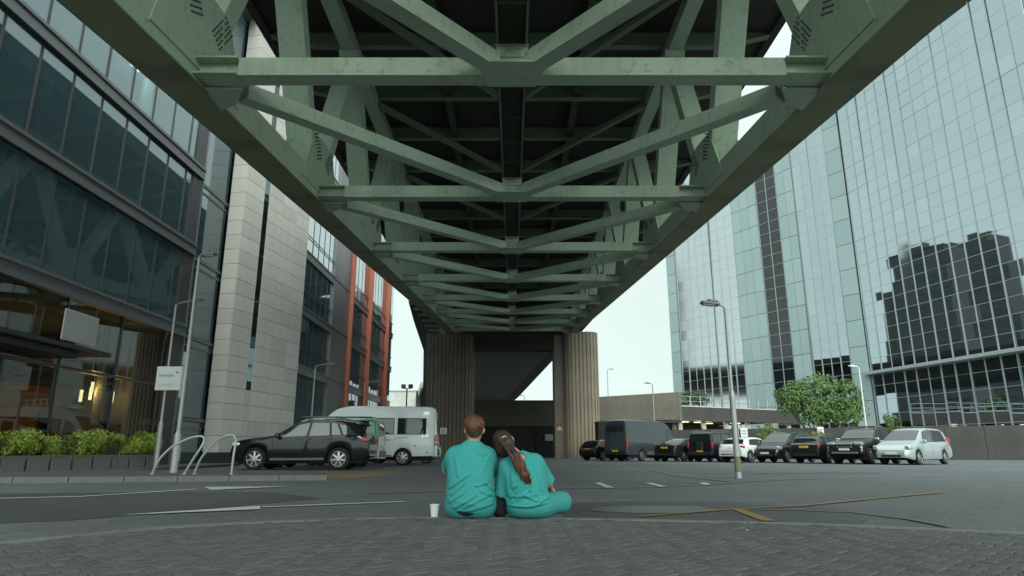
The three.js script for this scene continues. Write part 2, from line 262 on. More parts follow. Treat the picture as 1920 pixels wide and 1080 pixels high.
  const db = new THREE.Shape([[-8.8, 15.6], [-8.8, 15.45], [-7.2, 15.02], [7.7, 15.02], [9.4, 15.45], [9.4, 15.6]].map(p => new THREE.Vector2(...p)));
  const dbg = metreUV(prep(new THREE.ExtrudeGeometry(db, { depth: 0.03, bevelEnabled: false })));
  for (let z = zc(K0) - 3.64; z < 63; z += 3.64) part('floor_beam', [dbg.clone().translate(0, 0, -z - 0.015), beam(V(-7.2, 15.0, -z), V(7.7, 15.0, -z), 0.3, 0.035), beam(V(-8.85, 15.43, -z), V(-7.2, 15.0, -z), 0.3, 0.035), beam(V(7.7, 15.0, -z), V(9.45, 15.43, -z), 0.3, 0.035)], shadeSteel, bridge);
  for (const x of [-2.7, 0, 2.7]) part('stringer', [span(x - 0.02, x + 0.02, 15.15, 15.61, 8.5, -62.5), span(x - 0.15, x + 0.15, 15.1, 15.14, 8.5, -62.5)], W0, bridge);
  for (let k = K0; k < K1; k++) for (const s of [-1, 1]) part('upper_brace', beam(V(s * 5.6, 14.72, -zc(k)), V(0, 14.72, -zc(k + 1)), 0.22, 0.2), shadeSteel, bridge);
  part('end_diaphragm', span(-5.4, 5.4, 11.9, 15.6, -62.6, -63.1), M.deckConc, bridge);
}

// ---------- pier, viaduct beyond it ----------
const pier = thing('bridge_pier', 'ribbed concrete bridge pier with two broad columns at the end of the truss', 'pier', [0, 0, -63.6]);
function fluted(x0, x1, z0, z1, r) { // outline with vertical ribs
  const path = new THREE.Path(); path.moveTo(x0 + r, z0); path.lineTo(x1 - r, z0); path.absarc(x1 - r, z0 + r, r, -Math.PI / 2, 0); path.lineTo(x1, z1 - r); path.absarc(x1 - r, z1 - r, r, 0, Math.PI / 2); path.lineTo(x0 + r, z1); path.absarc(x0 + r, z1 - r, r, Math.PI / 2, Math.PI); path.lineTo(x0, z0 + r); path.absarc(x0 + r, z0 + r, r, Math.PI, Math.PI * 1.5);
  const L = path.getLength(), n = Math.round(L / 0.37), pts = [];
  for (let i = 0; i < n; i++) for (const [f, d] of [[0, 0], [0.5, 0], [0.58, -0.1], [0.92, -0.1]]) { const t = (i + f) / n, p = path.getPoint(t), q = path.getTangent(t); pts.push([p.x - q.y * -d * -1, p.y + q.x * -d * -1].map((v, k) => k ? p.y + q.x * -d : p.x + q.y * d)); }
  return pts;
}
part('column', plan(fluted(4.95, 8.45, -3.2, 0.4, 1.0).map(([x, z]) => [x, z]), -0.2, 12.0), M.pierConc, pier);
part('column', plan(fluted(-8.4, -3.75, -3.2, 0.4, 0.7), -0.2, 11.8), M.pierShade, pier);  // left column: shade from slip road and office put into its colour
part('pilaster', span(4.1, 4.98, -0.2, 11.8, -3, -0.35), M.wallConc, pier);  // inner face of the right column, its shade built in as darker concrete
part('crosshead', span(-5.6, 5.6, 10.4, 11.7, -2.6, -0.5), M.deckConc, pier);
for (const s of [-1, 1]) part('bearing', [span(s * 5.85 - 0.5, s * 5.85 + 0.5, 11.9, 12.3, -1.6, -0.4)], M.darkMetal, pier);
const via = thing('concrete_viaduct', 'dark concrete viaduct with a slip road curving off behind the pier', 'viaduct');
{
  const left = [[-9.0, -63.2], [-10.4, -65], [-11.2, -73.7], [-13.1, -97.4], [-20.5, -153], [-36, -244]], right = [[9.6, -63.2], [8.6, -80], [6.7, -105], [1.86, -178], [-3.5, -244]];
  part('deck_slab', plan([...left, ...right.slice().reverse()], 15.0, 15.4), M.deckConc, via);
  const rg = [[5.5, -64], [4.5, -76.5], [-0.55, -138], [-8, -236]], lg = [[-6.5, -64], [-7.5, -76], [-15, -138], [-27, -236]];
  const gv = []; for (let i = 0; i < 3; i++) { const quad = (a, b, c, d) => gv.push(a, b, c, a, c, d); const r0 = rg[i], r1 = rg[i + 1], l0 = lg[i], l1 = lg[i + 1]; const pt = (p, y, dx = 0) => [p[0] + dx, y, p[1]]; quad(pt(l0, 12.1), pt(l1, 12.1), pt(r1, 12.1), pt(r0, 12.1)); quad(pt(r0, 12.1), pt(r1, 12.1), pt(r1, 15, 1.1), pt(r0, 15, 1.1)); quad(pt(l1, 12.1), pt(l0, 12.1), pt(l0, 15, -1.1), pt(l1, 15, -1.1)); }
  const g = new THREE.BufferGeometry(); g.setAttribute('position', new THREE.BufferAttribute(new Float32Array(gv.flat()), 3)); g.computeVertexNormals();
  part('box_girder', metreUV(g), S({ map: concTex, color: C(0.12, 0.112, 0.095), roughness: 0.9, side: THREE.DoubleSide }), via);
  const par = (pts, y0, y1) => pts.slice(1).map((p, i) => beam(V(pts[i][0], (y0 + y1) / 2, pts[i][1]), V(p[0], (y0 + y1) / 2, p[1]), 0.25, y1 - y0));
  part('parapet', par(right, 15.4, 16.4), M.deckConc, via); part('parapet', par(left, 15.4, 16.4), M.paleConc, via);
  part('parapet', [beam(V(-20.3, 15.2, -148), V(-28.2, 12.2, -190), 0.3, 1.5), beam(V(-28.2, 12.2, -190), V(-35, 9.5, -220), 0.3, 1.5)], M.paleConc, via, 'pale outer parapet of the slip road curving away');
  for (const z of [-66, -69, -72, -75, -78]) part('outrigger', beam(V(-6.6, 14.8, z), V(-10.1, 14.9, z), 0.3, 0.25), M.steel, via);
  part('far_column', span(-5, -2, 0, 12.1, -150, -153), M.wallConc, via);
}
// ---------- walls and low structures under and beside the bridge ----------
const back = thing('concrete_wall', 'dark concrete wall with black doors closing the space between the pier columns', 'wall', [0, 0, -73]);
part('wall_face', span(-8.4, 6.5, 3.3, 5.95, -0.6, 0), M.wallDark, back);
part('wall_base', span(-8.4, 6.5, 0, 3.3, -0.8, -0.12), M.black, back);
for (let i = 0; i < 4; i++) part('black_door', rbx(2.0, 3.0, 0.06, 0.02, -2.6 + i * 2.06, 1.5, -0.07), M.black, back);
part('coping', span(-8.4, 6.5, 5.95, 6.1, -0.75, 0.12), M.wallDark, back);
const ramp = thing('ramp_parapet', 'brown concrete parapet wall of a raised ramp right of the pier', 'wall', [0, 0, -73]);
part('wall_face', metreUV(prep(new THREE.ExtrudeGeometry(new THREE.Shape([[6.6, 3.9], [18.35, 4.0], [18.35, 7.0], [6.6, 6.3]].map(p => new THREE.Vector2(...p))), { depth: 0.5, bevelEnabled: false })).translate(0, 0, -0.5)), M.wallConc, ramp);
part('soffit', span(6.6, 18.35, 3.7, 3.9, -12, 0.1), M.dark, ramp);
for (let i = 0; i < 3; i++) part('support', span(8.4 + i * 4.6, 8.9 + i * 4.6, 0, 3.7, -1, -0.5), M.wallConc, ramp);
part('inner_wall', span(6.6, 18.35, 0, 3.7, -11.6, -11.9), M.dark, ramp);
const cp = thing('car_park_deck', 'low dark car park deck with a brown fascia and rooftop railing', 'car park');
{
  const a = V(18.5, 0, -73.2), b = V(34.5, 0, -81.5), at = (t, y, o = 0) => a.clone().lerp(b, t).add(V(-0.46 * o, y, -0.89 * o));
  part('fascia', beam(at(0, 4.7), at(1, 4.65), 0.4, 1.45), M.fascia, cp); part('coping', beam(at(0, 5.5), at(1, 5.45), 0.5, 0.12), M.paleConc, cp);
  part('end_post', beam(at(0, 3.9).add(V(-0.05, 0, 0.1)), at(0, 6.9).add(V(-0.05, 0, 0.1)), 0.3, 0.3, V(0, 0, 1)), M.kerb, cp);
  part('roof_slab', plan([at(0, 0), at(1, 0), at(1, 0, 14), at(0, 0, 14)].map(p => [p.x, p.z]), 4.1, 4.4), M.deckConc, cp);
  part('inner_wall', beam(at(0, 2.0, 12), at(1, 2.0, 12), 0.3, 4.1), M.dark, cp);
  for (let i = 0; i < 6; i++) part('column', beam(at(0.02 + i * 0.19, 0, 0.6), at(0.02 + i * 0.19, 4.1, 0.6), 0.45, 0.45, V(0, 0, 1)), i % 2 ? S({ color: C(0.6, 0.58, 0.42), roughness: 0.8 }) : M.paleConc, cp);
  part('railing', [0.55, 1.1].map(h => beam(at(0, 5.5 + h), at(1, 5.5 + h), 0.07, 0.07)), M.galv, cp);
  for (let i = 0; i <= 12; i++) part('railing_post', beam(at(i / 12, 5.5), at(i / 12, 6.65), 0.09, 0.09, V(0, 0, 1)), M.galv, cp);
  for (const [t, o] of [[0.17, 3], [0.3, 3], [0.62, 3], [0.48, 5]]) { // strip lights that are on under the deck
    const p = at(t, 3.95, o); const L = part('strip_light', beam(p.clone().add(V(-0.6, 0, 0)), p.clone().add(V(0.6, 0, 0)), 0.14, 0.08), S({ color: 0xffffff, emissive: C(1, 0.9, 0.62), emissiveIntensity: 1.6 }), cp);
    const l = new THREE.PointLight(0xffe2ae, 9, 18); l.position.copy(p).add(V(0, -0.2, 0)); l.castShadow = true; cp.add(l);
  }
}
const fen = thing('panel_fence', 'long grey brown panel fence behind the row of parked cars', 'fence');
{
  const pts = [V(12.5, 0, -62), V(24, 0, -57), V(34, 0, -52.5), V(52, 0, -43)], H = 2.55;
  for (let i = 0; i < 3; i++) { const L = pts[i].distanceTo(pts[i + 1]), n = Math.round(L / 2.4); for (let k = 0; k < n; k++) { const u = pts[i].clone().lerp(pts[i + 1], k / n), v = pts[i].clone().lerp(pts[i + 1], (k + 0.95) / n); part('panel', beam(u.clone().setY(H / 2 + rr(-0.02, 0.02)), v.clone().setY(H / 2), 0.05, H), M.fence, fen); part('fence_post', beam(u.clone().setY(0).lerp(v, -0.03), u.clone().setY(H + 0.08).add(v.clone().sub(u).multiplyScalar(-0.03)), 0.1, 0.1, V(0, 0, 1)), M.fascia, fen); } }
}
const hoard = thing('black_hoarding', 'black hoarding box beside the right pier column behind the dark van', 'hoarding', [8.9, 0, -56]);
part('panel', span(-1.7, 1.2, 0, 3.0, -2.2, 0), M.black, hoard); part('top_rail', span(-1.75, 1.25, 3.0, 3.08, -2.25, 0.05), M.dark, hoard);
const notice = (label, w, h, x, y, z, m = M.white, n = 3, turn = 0) => { const t = thing('notice_sign', label, 'sign', [x, y, z], turn); part('panel', rbx(w, h, 0.03, 0.012), m, t); for (let i = 0; i < n; i++) part('print', bx(w * rr(0.5, 0.8), h * 0.07, 0.004, -w * 0.04, h * (0.22 - i * 0.22), 0.0175), M.galvDark, t); return t; };
notice('upper small white sign on the black hoarding', 0.62, 0.46, 8.55, 2.72, -55.96); notice('lower small white sign on the black hoarding', 0.62, 0.5, 8.55, 2.15, -55.96);
notice('pale sign on the ribbed left pier column', 0.66, 0.58, -6.45, 2.5, -63.1); notice('pale sign on the dark wall left of the right pier column', 0.85, 0.68, 4.0, 2.1, -72.9, M.galv);
notice('white sign on the fence behind the white hatchback', 0.62, 0.95, 20.15, 2.15, -58.3, M.white, 2); notice('white sign on the fence behind the black estate car', 0.55, 0.85, 25.7, 2.2, -55.9, M.white, 2);
{ const t = thing('warning_sign', 'small red and yellow triangular warning sign on the pier', 'sign', [4.52, 2.75, -63.9]); const tri = (r, d) => prep(new THREE.CylinderGeometry(r, r, d, 3)).rotateX(Math.PI / 2).rotateZ(Math.PI); part('panel', tri(0.36, 0.03), S({ color: C(0.5, 0.36, 0.2) }), t); part('red_plate', rbx(0.34, 0.2, 0.03, 0.02, 0, 0.34, 0), S({ color: C(0.36, 0.05, 0.03) }), t); }

// ---------- office building on the left ----------
const off = thing('office_building', 'left office block of grey framed glass with stone slab wall and red fins', 'building');
{
  const X = -14.2, Z0 = 11, Z1 = 27.9, FL = [0.1, 5.85, 9.5, 13.1, 16.7, 20.3, 23.9];
  const zs = []; for (let z = 11.5; z <= 26.6; z += 1.5) zs.push(z); zs.push(27.05);
  const inWall = S({ color: C(0.3, 0.33, 0.325), roughness: 0.9 }), ceil = S({ color: C(0.45, 0.47, 0.46), roughness: 0.9 });
  FL.forEach((y, i) => {
    if (i) {
      part('spandrel', [span(X + 0.14, X - 0.2, y - 0.42, y, -Z0, -Z1), span(X + 0.2, X - 0.1, y - 0.06, y + 0.05, -Z0, -Z1), span(X + 0.17, X + 0.1, y - 0.46, y - 0.4, -Z0, -Z1)], M.greyMetal, off);
      part('floor_slab', span(X - 0.25, X - 8, y - 0.4, y - 0.02, -Z0, -Z1), ceil, off);
    } else part('floor_slab', span(X - 0.2, X - 8, -0.1, 0.14, -Z0, -Z1), inWall, off);
    if (i === FL.length - 1) return;
    const y1 = FL[i + 1] - 0.46, y0 = y + (i ? 0.05 : 0), step = i ? 1 : 2;
    for (let k = 0; k + step < zs.length; k += step) {
      const a = zs[k], b = zs[Math.min(zs.length - 1, k + step)];
      const rows = i ? [[y0, y1]] : [[y0, 3.15], [3.25, y1]];
      for (const [r0, r1] of rows) { const p = part('window_pane', bx(0.02, r1 - r0 - 0.04, b - a - 0.07), i ? M.glass : M.clear, off); p.position.set(X, (r0 + r1) / 2, -(a + b) / 2); p.rotation.y = rr(-0.005, 0.005); p.rotation.z = rr(-0.004, 0.004); }
      part('mullion', span(X - 0.1, X + 0.035, y0, y1, -b - 0.035, -b + 0.035), M.darkMetal, off);
    }
    if (!i) part('transom', span(X - 0.1, X + 0.04, 3.15, 3.25, -Z0, -27.05), M.darkMetal, off);
    part('corner_panel', span(X - 0.2, X + 0.06, y0, y1, -27.08, -Z1), M.darkMetal, off);
    part('partition', span(X - 1.5, X - 7.9, y0, y1, -27.3, -27.5), inWall, off);
    if (i > 0) for (let q = 0; q < 3; q++) { const z = rr(13, 26); part('desk', [span(X - 0.7, X - 1.4, y + 0.68, y + 0.74, -z, -z - 1.3), span(X - 0.75, X - 0.85, y, y + 0.68, -z - 0.1, -z - 0.2), span(X - 0.75, X - 0.85, y, y + 0.68, -z - 1.1, -z - 1.2)], ceil, off); }
    if (i > 0) for (const z of [17.8, 22.4, 24.2]) if (rnd() < 0.75) part('roller_blind', span(X - 0.12, X - 0.14, y1 - rr(0.5, 1.4), y1, -z - 0.55, -z + 0.8), S({ color: C(0.3, 0.33, 0.32), roughness: 0.9 }), off);
  });
  part('inner_column', cyl(0.3, 0.3, 0.1, 23.5, 14, X - 1.6, -25.6), ceil, off); part('inner_column', cyl(0.3, 0.3, 0.1, 23.5, 14, X - 1.6, -19), ceil, off);
  part('rear_wall', span(X - 8, X - 8.3, 0, 24, -Z0, -38), inWall, off);
  part('side_wall', span(X - 8, X - 0.2, 0, 24, -Z0, -Z0 + 0.3), inWall, off);
  part('feature_wall', span(X - 4.2, X - 4.4, 0.14, 3.1, -14, -27.2), S({ color: C(0.34, 0.17, 0.035), roughness: 0.8 }), off);
  part('counter', span(X - 2.7, X - 3.4, 0.14, 1.2, -16, -25), S({ color: C(0.1, 0.05, 0.025), roughness: 0.6 }), off);
  part('picture_frame', rbx(0.05, 1.0, 0.8, 0.02, X - 4.15, 1.6, -26.3), M.black, off);
  part('ceiling_light', span(X - 0.9, X - 1.7, 16.24, 16.29, -24.2, -24.8), S({ color: 0xffffff, emissive: C(1, 0.98, 0.85), emissiveIntensity: 1.5 }), off);
  { const l = new THREE.PointLight(0xfff2d8, 5, 12); l.position.set(X - 1.3, 16.1, -24.5); l.castShadow = true; off.add(l); }
  part('canopy', [span(X, X + 1.0, 3.62, 3.75, -14, -21.5), span(X, X + 0.7, 3.42, 3.62, -14, -20.3)], M.dark, off);
  // recessed glazed bay between the frame and the stone slab
  const bX = -14.75; for (let i = 0; i < 7; i++) {
    const y0 = i ? 2.1 + (i - 1) * 3.65 : 0.1, y1 = 2.1 + i * 3.65;
    part('transom', span(bX - 0.1, bX + 0.06, y1 - 0.14, y1, -27.95, -32), M.greyMetal, off);
    for (const [a, b] of [[28.15, 31.85]]) { const p = part('window_pane', bx(0.02, y1 - y0 - 0.2, b - a), M.glass, off); p.position.set(bX, (y0 + y1 - 0.14) / 2, -(a + b) / 2); p.rotation.z = rr(-0.004, 0.004);
      part('window_frame', [span(bX, bX + 0.05, y1 - 0.5, y1 - 0.42, -28.7, -31.8), span(bX, bX + 0.05, y0, y1 - 0.5, -28.7, -28.78)], M.greyMetal, off); }
    part('floor_slab', span(bX - 0.2, -22, y1 - 0.4, y1 - 0.16, -27.95, -38), ceil, off);
  }
  part('mullion', span(bX - 0.1, X + 0.08, 0.1, 24, -27.92, -28.05), M.greyMetal, off);
  // stone slab wall, faced in courses of panels
  const cx = -13.8, cz = -31.75, ux = 0.191, uz = -0.98, nx = 0.98, nz = 0.191; // along the long face, and outwards from it
  const pos = (t, o = 0) => [cx + ux * t + nx * o, cz + uz * t + nz * o];
  const core = [pos(0.02, -0.04), pos(6.7, -0.04), pos(6.7, -0.8), pos(0.02, -0.8)];
  part('slab_core', plan(core, 0.1, 26), M.gap, off); part('plinth', plan([pos(-0.02, 0.0), pos(6.7, 0.0), pos(6.7, -0.82), pos(-0.02, -0.82)], 0, 0.55), M.dark, off);
  const ang = Math.atan2(-uz, ux), stones = [M.stone, M.stoneB, M.stoneC], hC = 0.77;
  for (let r = 0; r < 33; r++) {
    const y = 0.57 + r * hC + hC / 2;
    const cuts = [[0.0, 1.72], [2.22, 3.7], [3.7, 5.2], [5.2, 6.7]]; if (y < 4 || y > 21) cuts.splice(1, 0, [1.72, 2.22]);
    for (const [a, b] of cuts) { const m = part('stone_panel', metreUV(rbx(b - a - 0.012, hC - 0.016, 0.05, 0.006, 0, 0, 0, 1)), stones[Math.floor(rnd() * 3)], off); const [x, z] = pos((a + b) / 2, -0.015 + rr(-0.003, 0.003)); m.position.set(x, y, z); m.rotation.y = ang; }
    const m = part('stone_panel', metreUV(rbx(0.8, hC - 0.016, 0.05, 0.006, 0, 0, 0, 1)), stones[Math.floor(rnd() * 3)], off); const [x, z] = pos(-0.005, -0.42); m.position.set(x, y, z); m.rotation.y = ang - Math.PI / 2;
  }
  for (let i = 0; i < 5; i++) { const y0 = 4.1 + i * 3.4, pale = i === 0 || i === 3; const m = part('slot_window', bx(0.46, pale ? 1.7 : 3.2, 0.03), pale ? M.mirrorC : M.darkGlass, off); const [x, z] = pos(1.97, -0.03); m.position.set(x, y0 + (pale ? 0.85 : 1.6), z); m.rotation.y = ang; if (pale) { const q = part('slot_window', bx(0.46, 1.5, 0.03), M.darkGlass, off); q.position.set(x, y0 + 2.5, z); q.rotation.y = ang; } }
  // right wing with red fins
  const bx0 = -13.0, FB = [0.1, 5.7, 9.3, 12.9, 19.9, 24.4], run = [[38.4, 46, 1.27], [50.9, 57.8, 1.38], [57.8, 66.2, 1.4], [66.2, 70, 1.27]];
  FB.forEach((y, i) => {
    if (i) { part('spandrel', [span(bx0 + 0.12, bx0 - 0.2, y - 0.5, y, -38.4, -70), span(bx0 + 0.16, bx0 - 0.1, y - 0.05, y + 0.05, -38.4, -70)], M.greyMetal, off); part('floor_slab', span(bx0 - 0.25, -22, y - 0.45, y, -38.4, -70), ceil, off); }
    if (i === 5) return;
    const y0 = y + 0.06, y1 = FB[i + 1] - 0.52;
    for (const [a, b, st] of run) { const n = Math.max(1, Math.round((b - a) / st)), w = (b - a) / n; for (let k = 0; k < n; k++) { const zz = a + w * (k + 0.5); const p = part('window_pane', bx(0.02, y1 - y0, w - 0.07), i >= 3 ? M.mirrorC : M.glass, off); p.position.set(bx0, (y0 + y1) / 2, -zz); p.rotation.z = rr(-0.004, 0.004); p.rotation.y = rr(-0.006, 0.006); part('mullion', span(bx0 - 0.08, bx0 + 0.03, y0, y1, -(a + w * k) - 0.03, -(a + w * k) + 0.03), M.darkMetal, off); } }
    part('metal_column', span(bx0 - 0.2, bx0 + 0.14, y0 - 0.1, y1 + 0.1, -46, -50.6), M.greyMetal, off);
    if (i > 0 && i < 4) part('window_rail', beam(V(bx0 + 0.1, y0 + 1.0, -38.5), V(bx0 + 0.1, y0 + 1.0, -70), 0.04, 0.05), M.darkMetal, off);
  });
  part('rear_wall', span(-22, -22.3, 0, 24, -38, -70), inWall, off); part('side_wall', span(-22, bx0 - 0.1, 0, 24, -70, -70.3), M.greyMetal, off);
  for (const z of [50.9, 57.8, 66.2]) part('red_fin', rbx(0.42, 25.2, 0.34, 0.02, bx0 + 0.22, 12.7, -z, 1), M.red, off);
  part('roof', [span(-22, X + 0.2, 23.95, 24.4, -Z0, -38), span(-22, bx0 + 0.2, 24.45, 25, -38, -70.2)], M.greyMetal, off);
}
// things inside and on the ground floor
for (const [z, dx, dy, k] of [[25.3, 0, 0, 0], [25.1, 0.15, 0.22, 1], [24.9, -0.1, -0.1, 2], [27.0 - 0.3, 0, 0, 3], [26.3, 0.1, 0.3, 4], [23.2, 0, 0.1, 5]]) {
  const lab = ['warm tube pendant lamp, middle of the left window cluster', 'warm tube pendant lamp hanging highest of the left window cluster', 'warm tube pendant lamp hanging lowest of the left window cluster', 'warm tube pendant lamp nearest the corner of the ground floor', 'warm tube pendant lamp just left of the corner one', 'warm tube pendant lamp left of the window cluster'][k];
  const t = thing('pendant_lamp', lab, 'lamp', [-16.1 + dx, 2.75 + dy, -z], 0, null); delete t.userData.group;
  part('tube', cyl(0.055, 0.055, -0.22, 0.22, 12), S({ color: 0xffffff, emissive: C(1, 0.74, 0.38), emissiveIntensity: 6 }), t); part('cord', cyl(0.008, 0.008, 0.22, 2.6 - dy, 6), M.black, t); part('cap', cyl(0.06, 0.03, 0.22, 0.28, 12), M.darkMetal, t);
  const l = new THREE.PointLight(0xffb45e, 1.1, 14); l.position.set(0, -0.0, 0); l.castShadow = true; t.add(l);
}
{ const t = thing('hanging_sign', 'blank pale panel hanging before the ground floor glass at far left', 'sign', [-13.85, 4.45, -20.75]); part('panel', rbx(0.05, 0.98, 1.7, 0.02), S({ color: C(0.36, 0.37, 0.38), roughness: 0.7 }), t); for (const z of [-0.7, 0.7]) part('hanger', cyl(0.01, 0.01, 0.49, 1.0, 6, 0, z), M.darkMetal, t); }

// ---------- glass tower on the right ----------
const tow = thing('glass_tower', 'tall pale cyan glass office tower on the right', 'building');
{
  const p0 = V(26.6, 0, -108.4), d1 = V(0.503, 0, 0.865).normalize(), n1 = V(-d1.z, 0, d1.x), p1 = p0.clone().addScaledVector(d1, 33.4), d2 = V(0.2, 0, 0.98).normalize(), n2 = V(-d2.z, 0, d2.x);
  const ST = 3.3, N = 14, field = { mirror: [], mirrorB: [], mirrorC: [], paleMirror: [], paleMirrorB: [], darkGlass: [] }, frames = [];
  const put = (o, d, n, s0, s1, y0, y1, out, th = 0.06) => { const w = s1 - s0, g = metreUV(new THREE.BoxGeometry(w, y1 - y0, th)); g.rotateX(rr(-0.0045, 0.0045)).rotateY(rr(-0.0045, 0.0045)); const m = new THREE.Matrix4().makeBasis(d, V(0, 1, 0), d.clone().cross(V(0, 1, 0))).setPosition(o.clone().addScaledVector(d, (s0 + s1) / 2).addScaledVector(n, out).setY((y0 + y1) / 2)); return g.applyMatrix4(m); };
  const panels = (o, d, n, s0, s1, k, split) => { for (let i = 0; i < N; i++) for (let q = 0; q < split; q++) { const w = (s1 - s0) / split; part('cladding_panel', put(o, d, n, s0 + q * w + 0.02, s0 + (q + 1) * w - 0.02, i * ST + 0.03, (i + 1) * ST - 0.03, 0.1 + rr(0, 0.012), 0.1), rnd() < 0.5 ? M.cyanPanel : M.cyanPanelB, tow); } };
  let singles = 0;
  const glaze = (o, d, n, s0, s1, w0, kind, single) => {
    const c = Math.round((s1 - s0) / w0), w = (s1 - s0) / c;
    for (let i = 0; i < N * 2; i++) {
      const y0 = i * ST / 2, y1 = y0 + ST / 2;
      for (let q = 0; q < c; q++) {
        if (q + 1 < c && hash3(i * 3 + 1, q, c) < 0.22 && !(kind === 'strip')) { }
        const u = 0.75 * hash3(q, Math.round(s0 * 10), 5) + 0.25 * rnd(), mt = kind === 'strip' ? 'darkGlass' : kind === 'pale' ? (u < 0.6 ? 'paleMirror' : 'paleMirrorB') : u < 0.5 ? 'mirror' : u < 0.85 ? 'mirrorB' : 'mirrorC';
        const g = put(o, d, n, s0 + q * w + 0.015, s0 + (q + 1) * w - 0.015, y0 + 0.012, y1 - 0.012, 0);
        if (single && singles < 300) { singles++; part('window_pane', g, M[mt], tow); } else field[mt].push(g);
      }
      frames.push(put(o, d, n, s0, s1, y0 - 0.02, y0 + 0.02, 0.035, 0.02));
    }
    for (let q = 0; q <= c; q++) part('mullion', put(o, d, n, s0 + q * w - 0.04, s0 + q * w + 0.04, 0, N * ST, 0.06, 0.09), M.frame, tow);
  };
  panels(p0, d1, n1, 0, 2.1, 0, 1); panels(p0, d1, n1, 14.8, 19.4, 0, 3); panels(p0, d1, n1, 23.1, 25.8, 0, 2); panels(p0, d1, n1, 31.2, 33.4, 0, 1);
  glaze(p1, d2, n2, 0.3, 10.3, 1.7, 'pane', true); glaze(p1, d2, n2, 10.3, 26, 1.75, 'pane', true);
  glaze(p0, d1, n1, 25.9, 31.1, 1.3, 'pane', true); glaze(p0, d1, n1, 19.5, 23.0, 1.75, 'strip', true);
  glaze(p0, d1, n1, 2.2, 9.8, 1.5, 'pale'); glaze(p0, d1, n1, 10.0, 14.7, 1.5, 'pale');
  const core = [p0, p1, p1.clone().addScaledVector(d2, 26)].map((p, i) => p.clone().addScaledVector(i < 2 ? n1 : n2, -0.12)); const pts = core.map(p => [p.x, p.z]);
  part('tower_core', plan([...pts, [90, -55], [90, -130], [40, -130]], 0, N * ST - 0.1), M.greyMetal, tow);
  part('roof_edge', [put(p0, d1, n1, 0, 33.4, N * ST, N * ST + 0.6, 0.1, 0.5), put(p1, d2, n2, 0, 26, N * ST, N * ST + 0.6, 0.1, 0.5)], M.frame, tow);
  part('dark_joint', [2.15, 9.9, 25.85].map(s => put(p0, d1, n1, s - 0.05, s + 0.05, 0, N * ST, 0.16, 0.06)), M.greyMetal, tow);
  part('canopy', put(p1, d2, n2, -0.3, 26, 9.6, 9.95, 0.45, 0.9), M.frame, tow);
  for (const k in field) if (field[k].length) part('window_field', field[k], M[k], tow).userData.kind = 'stuff';
  part('transoms', frames, M.frame, tow).userData.kind = 'stuff';
}
{ const t = thing('white_building', 'distant low white building beyond the left office block', 'building', [-26.5, 0, -160]); part('wall', [span(-3.5, 3.3, 0, 9.5, -8, 0), span(-3.5, 3.3, 10.9, 14.8, -8, 0)], M.paleConc, t); part('window', span(-3.4, -0.4, 9.5, 10.9, -7.9, -0.3), M.darkGlass, t); part('window', span(0.4, 3.2, 9.5, 10.9, -7.9, -0.3), M.darkGlass, t); part('pillar', span(-0.4, 0.4, 9.5, 10.9, -0.8, -0.02), M.paleConc, t); part('roof_edge', span(-3.7, 3.5, 14.8, 15.1, -8.1, 0.2), M.frame, t); }

{ const t = thing('added_tower_block', 'unseen dark tower block added for its reflection in the glass tower', 'building', [-60.5, 0, -141.5]); part('wall', [span(-3.5, 3.5, 0, 54, -7, 10.5), span(-3.5, 3, 0, 45, -11.5, -7), span(-2, 2, 54, 57, -3, 3)], S({ color: C(0.06, 0.062, 0.06), roughness: 0.8 }), t); for (let i = 0; i < 14; i++) part('window_band', span(3.45, 3.56, 2 + i * 3.7, 3.6 + i * 3.7, -6.5, 10), M.darkGlass, t); part('roof', span(-3.6, 3.6, 54, 54.4, -7.1, 10.6), M.dark, t); }  // out of view, added to darken the panes of the glass tower
{ const t = thing('added_tower_block', 'second unseen dark tower block, farther off, added to widen that reflection', 'building', [-104, 0, -150]); part('wall', [span(-4, 4, 0, 66, -8, 8), span(-3, 3, 66, 69, -2, 5)], S({ color: C(0.06, 0.062, 0.06), roughness: 0.8 }), t); for (let i = 0; i < 17; i++) part('window_band', span(3.95, 4.06, 2 + i * 3.7, 3.6 + i * 3.7, -7.5, 7.5), M.darkGlass, t); part('roof', span(-4.1, 4.1, 66.01, 66.4, -8.1, -2.1), M.dark, t); }  // also unseen, added so the dark reflection carries on to the right
// ---------- vehicles ----------
function pchip(pts) { // smooth monotone curve through [s, value]
  const n = pts.length, h = [], d = [], m = []; for (let i = 0; i < n - 1; i++) { h[i] = pts[i + 1][0] - pts[i][0]; d[i] = (pts[i + 1][1] - pts[i][1]) / h[i]; }
  m[0] = d[0]; m[n - 1] = d[n - 2]; for (let i = 1; i < n - 1; i++) m[i] = d[i - 1] * d[i] <= 0 ? 0 : 2 * d[i - 1] * d[i] / (d[i - 1] + d[i]);
  return x => { if (x <= pts[0][0]) return pts[0][1]; if (x >= pts[n - 1][0]) return pts[n - 1][1]; let i = 0; while (x > pts[i + 1][0]) i++; const t = (x - pts[i][0]) / h[i], a = t * t, b = a * t; return (2 * b - 3 * a + 1) * pts[i][1] + (b - 2 * a + t) * h[i] * m[i] + (3 * a - 2 * b) * pts[i + 1][1] + (b - a) * h[i] * m[i + 1]; };
}
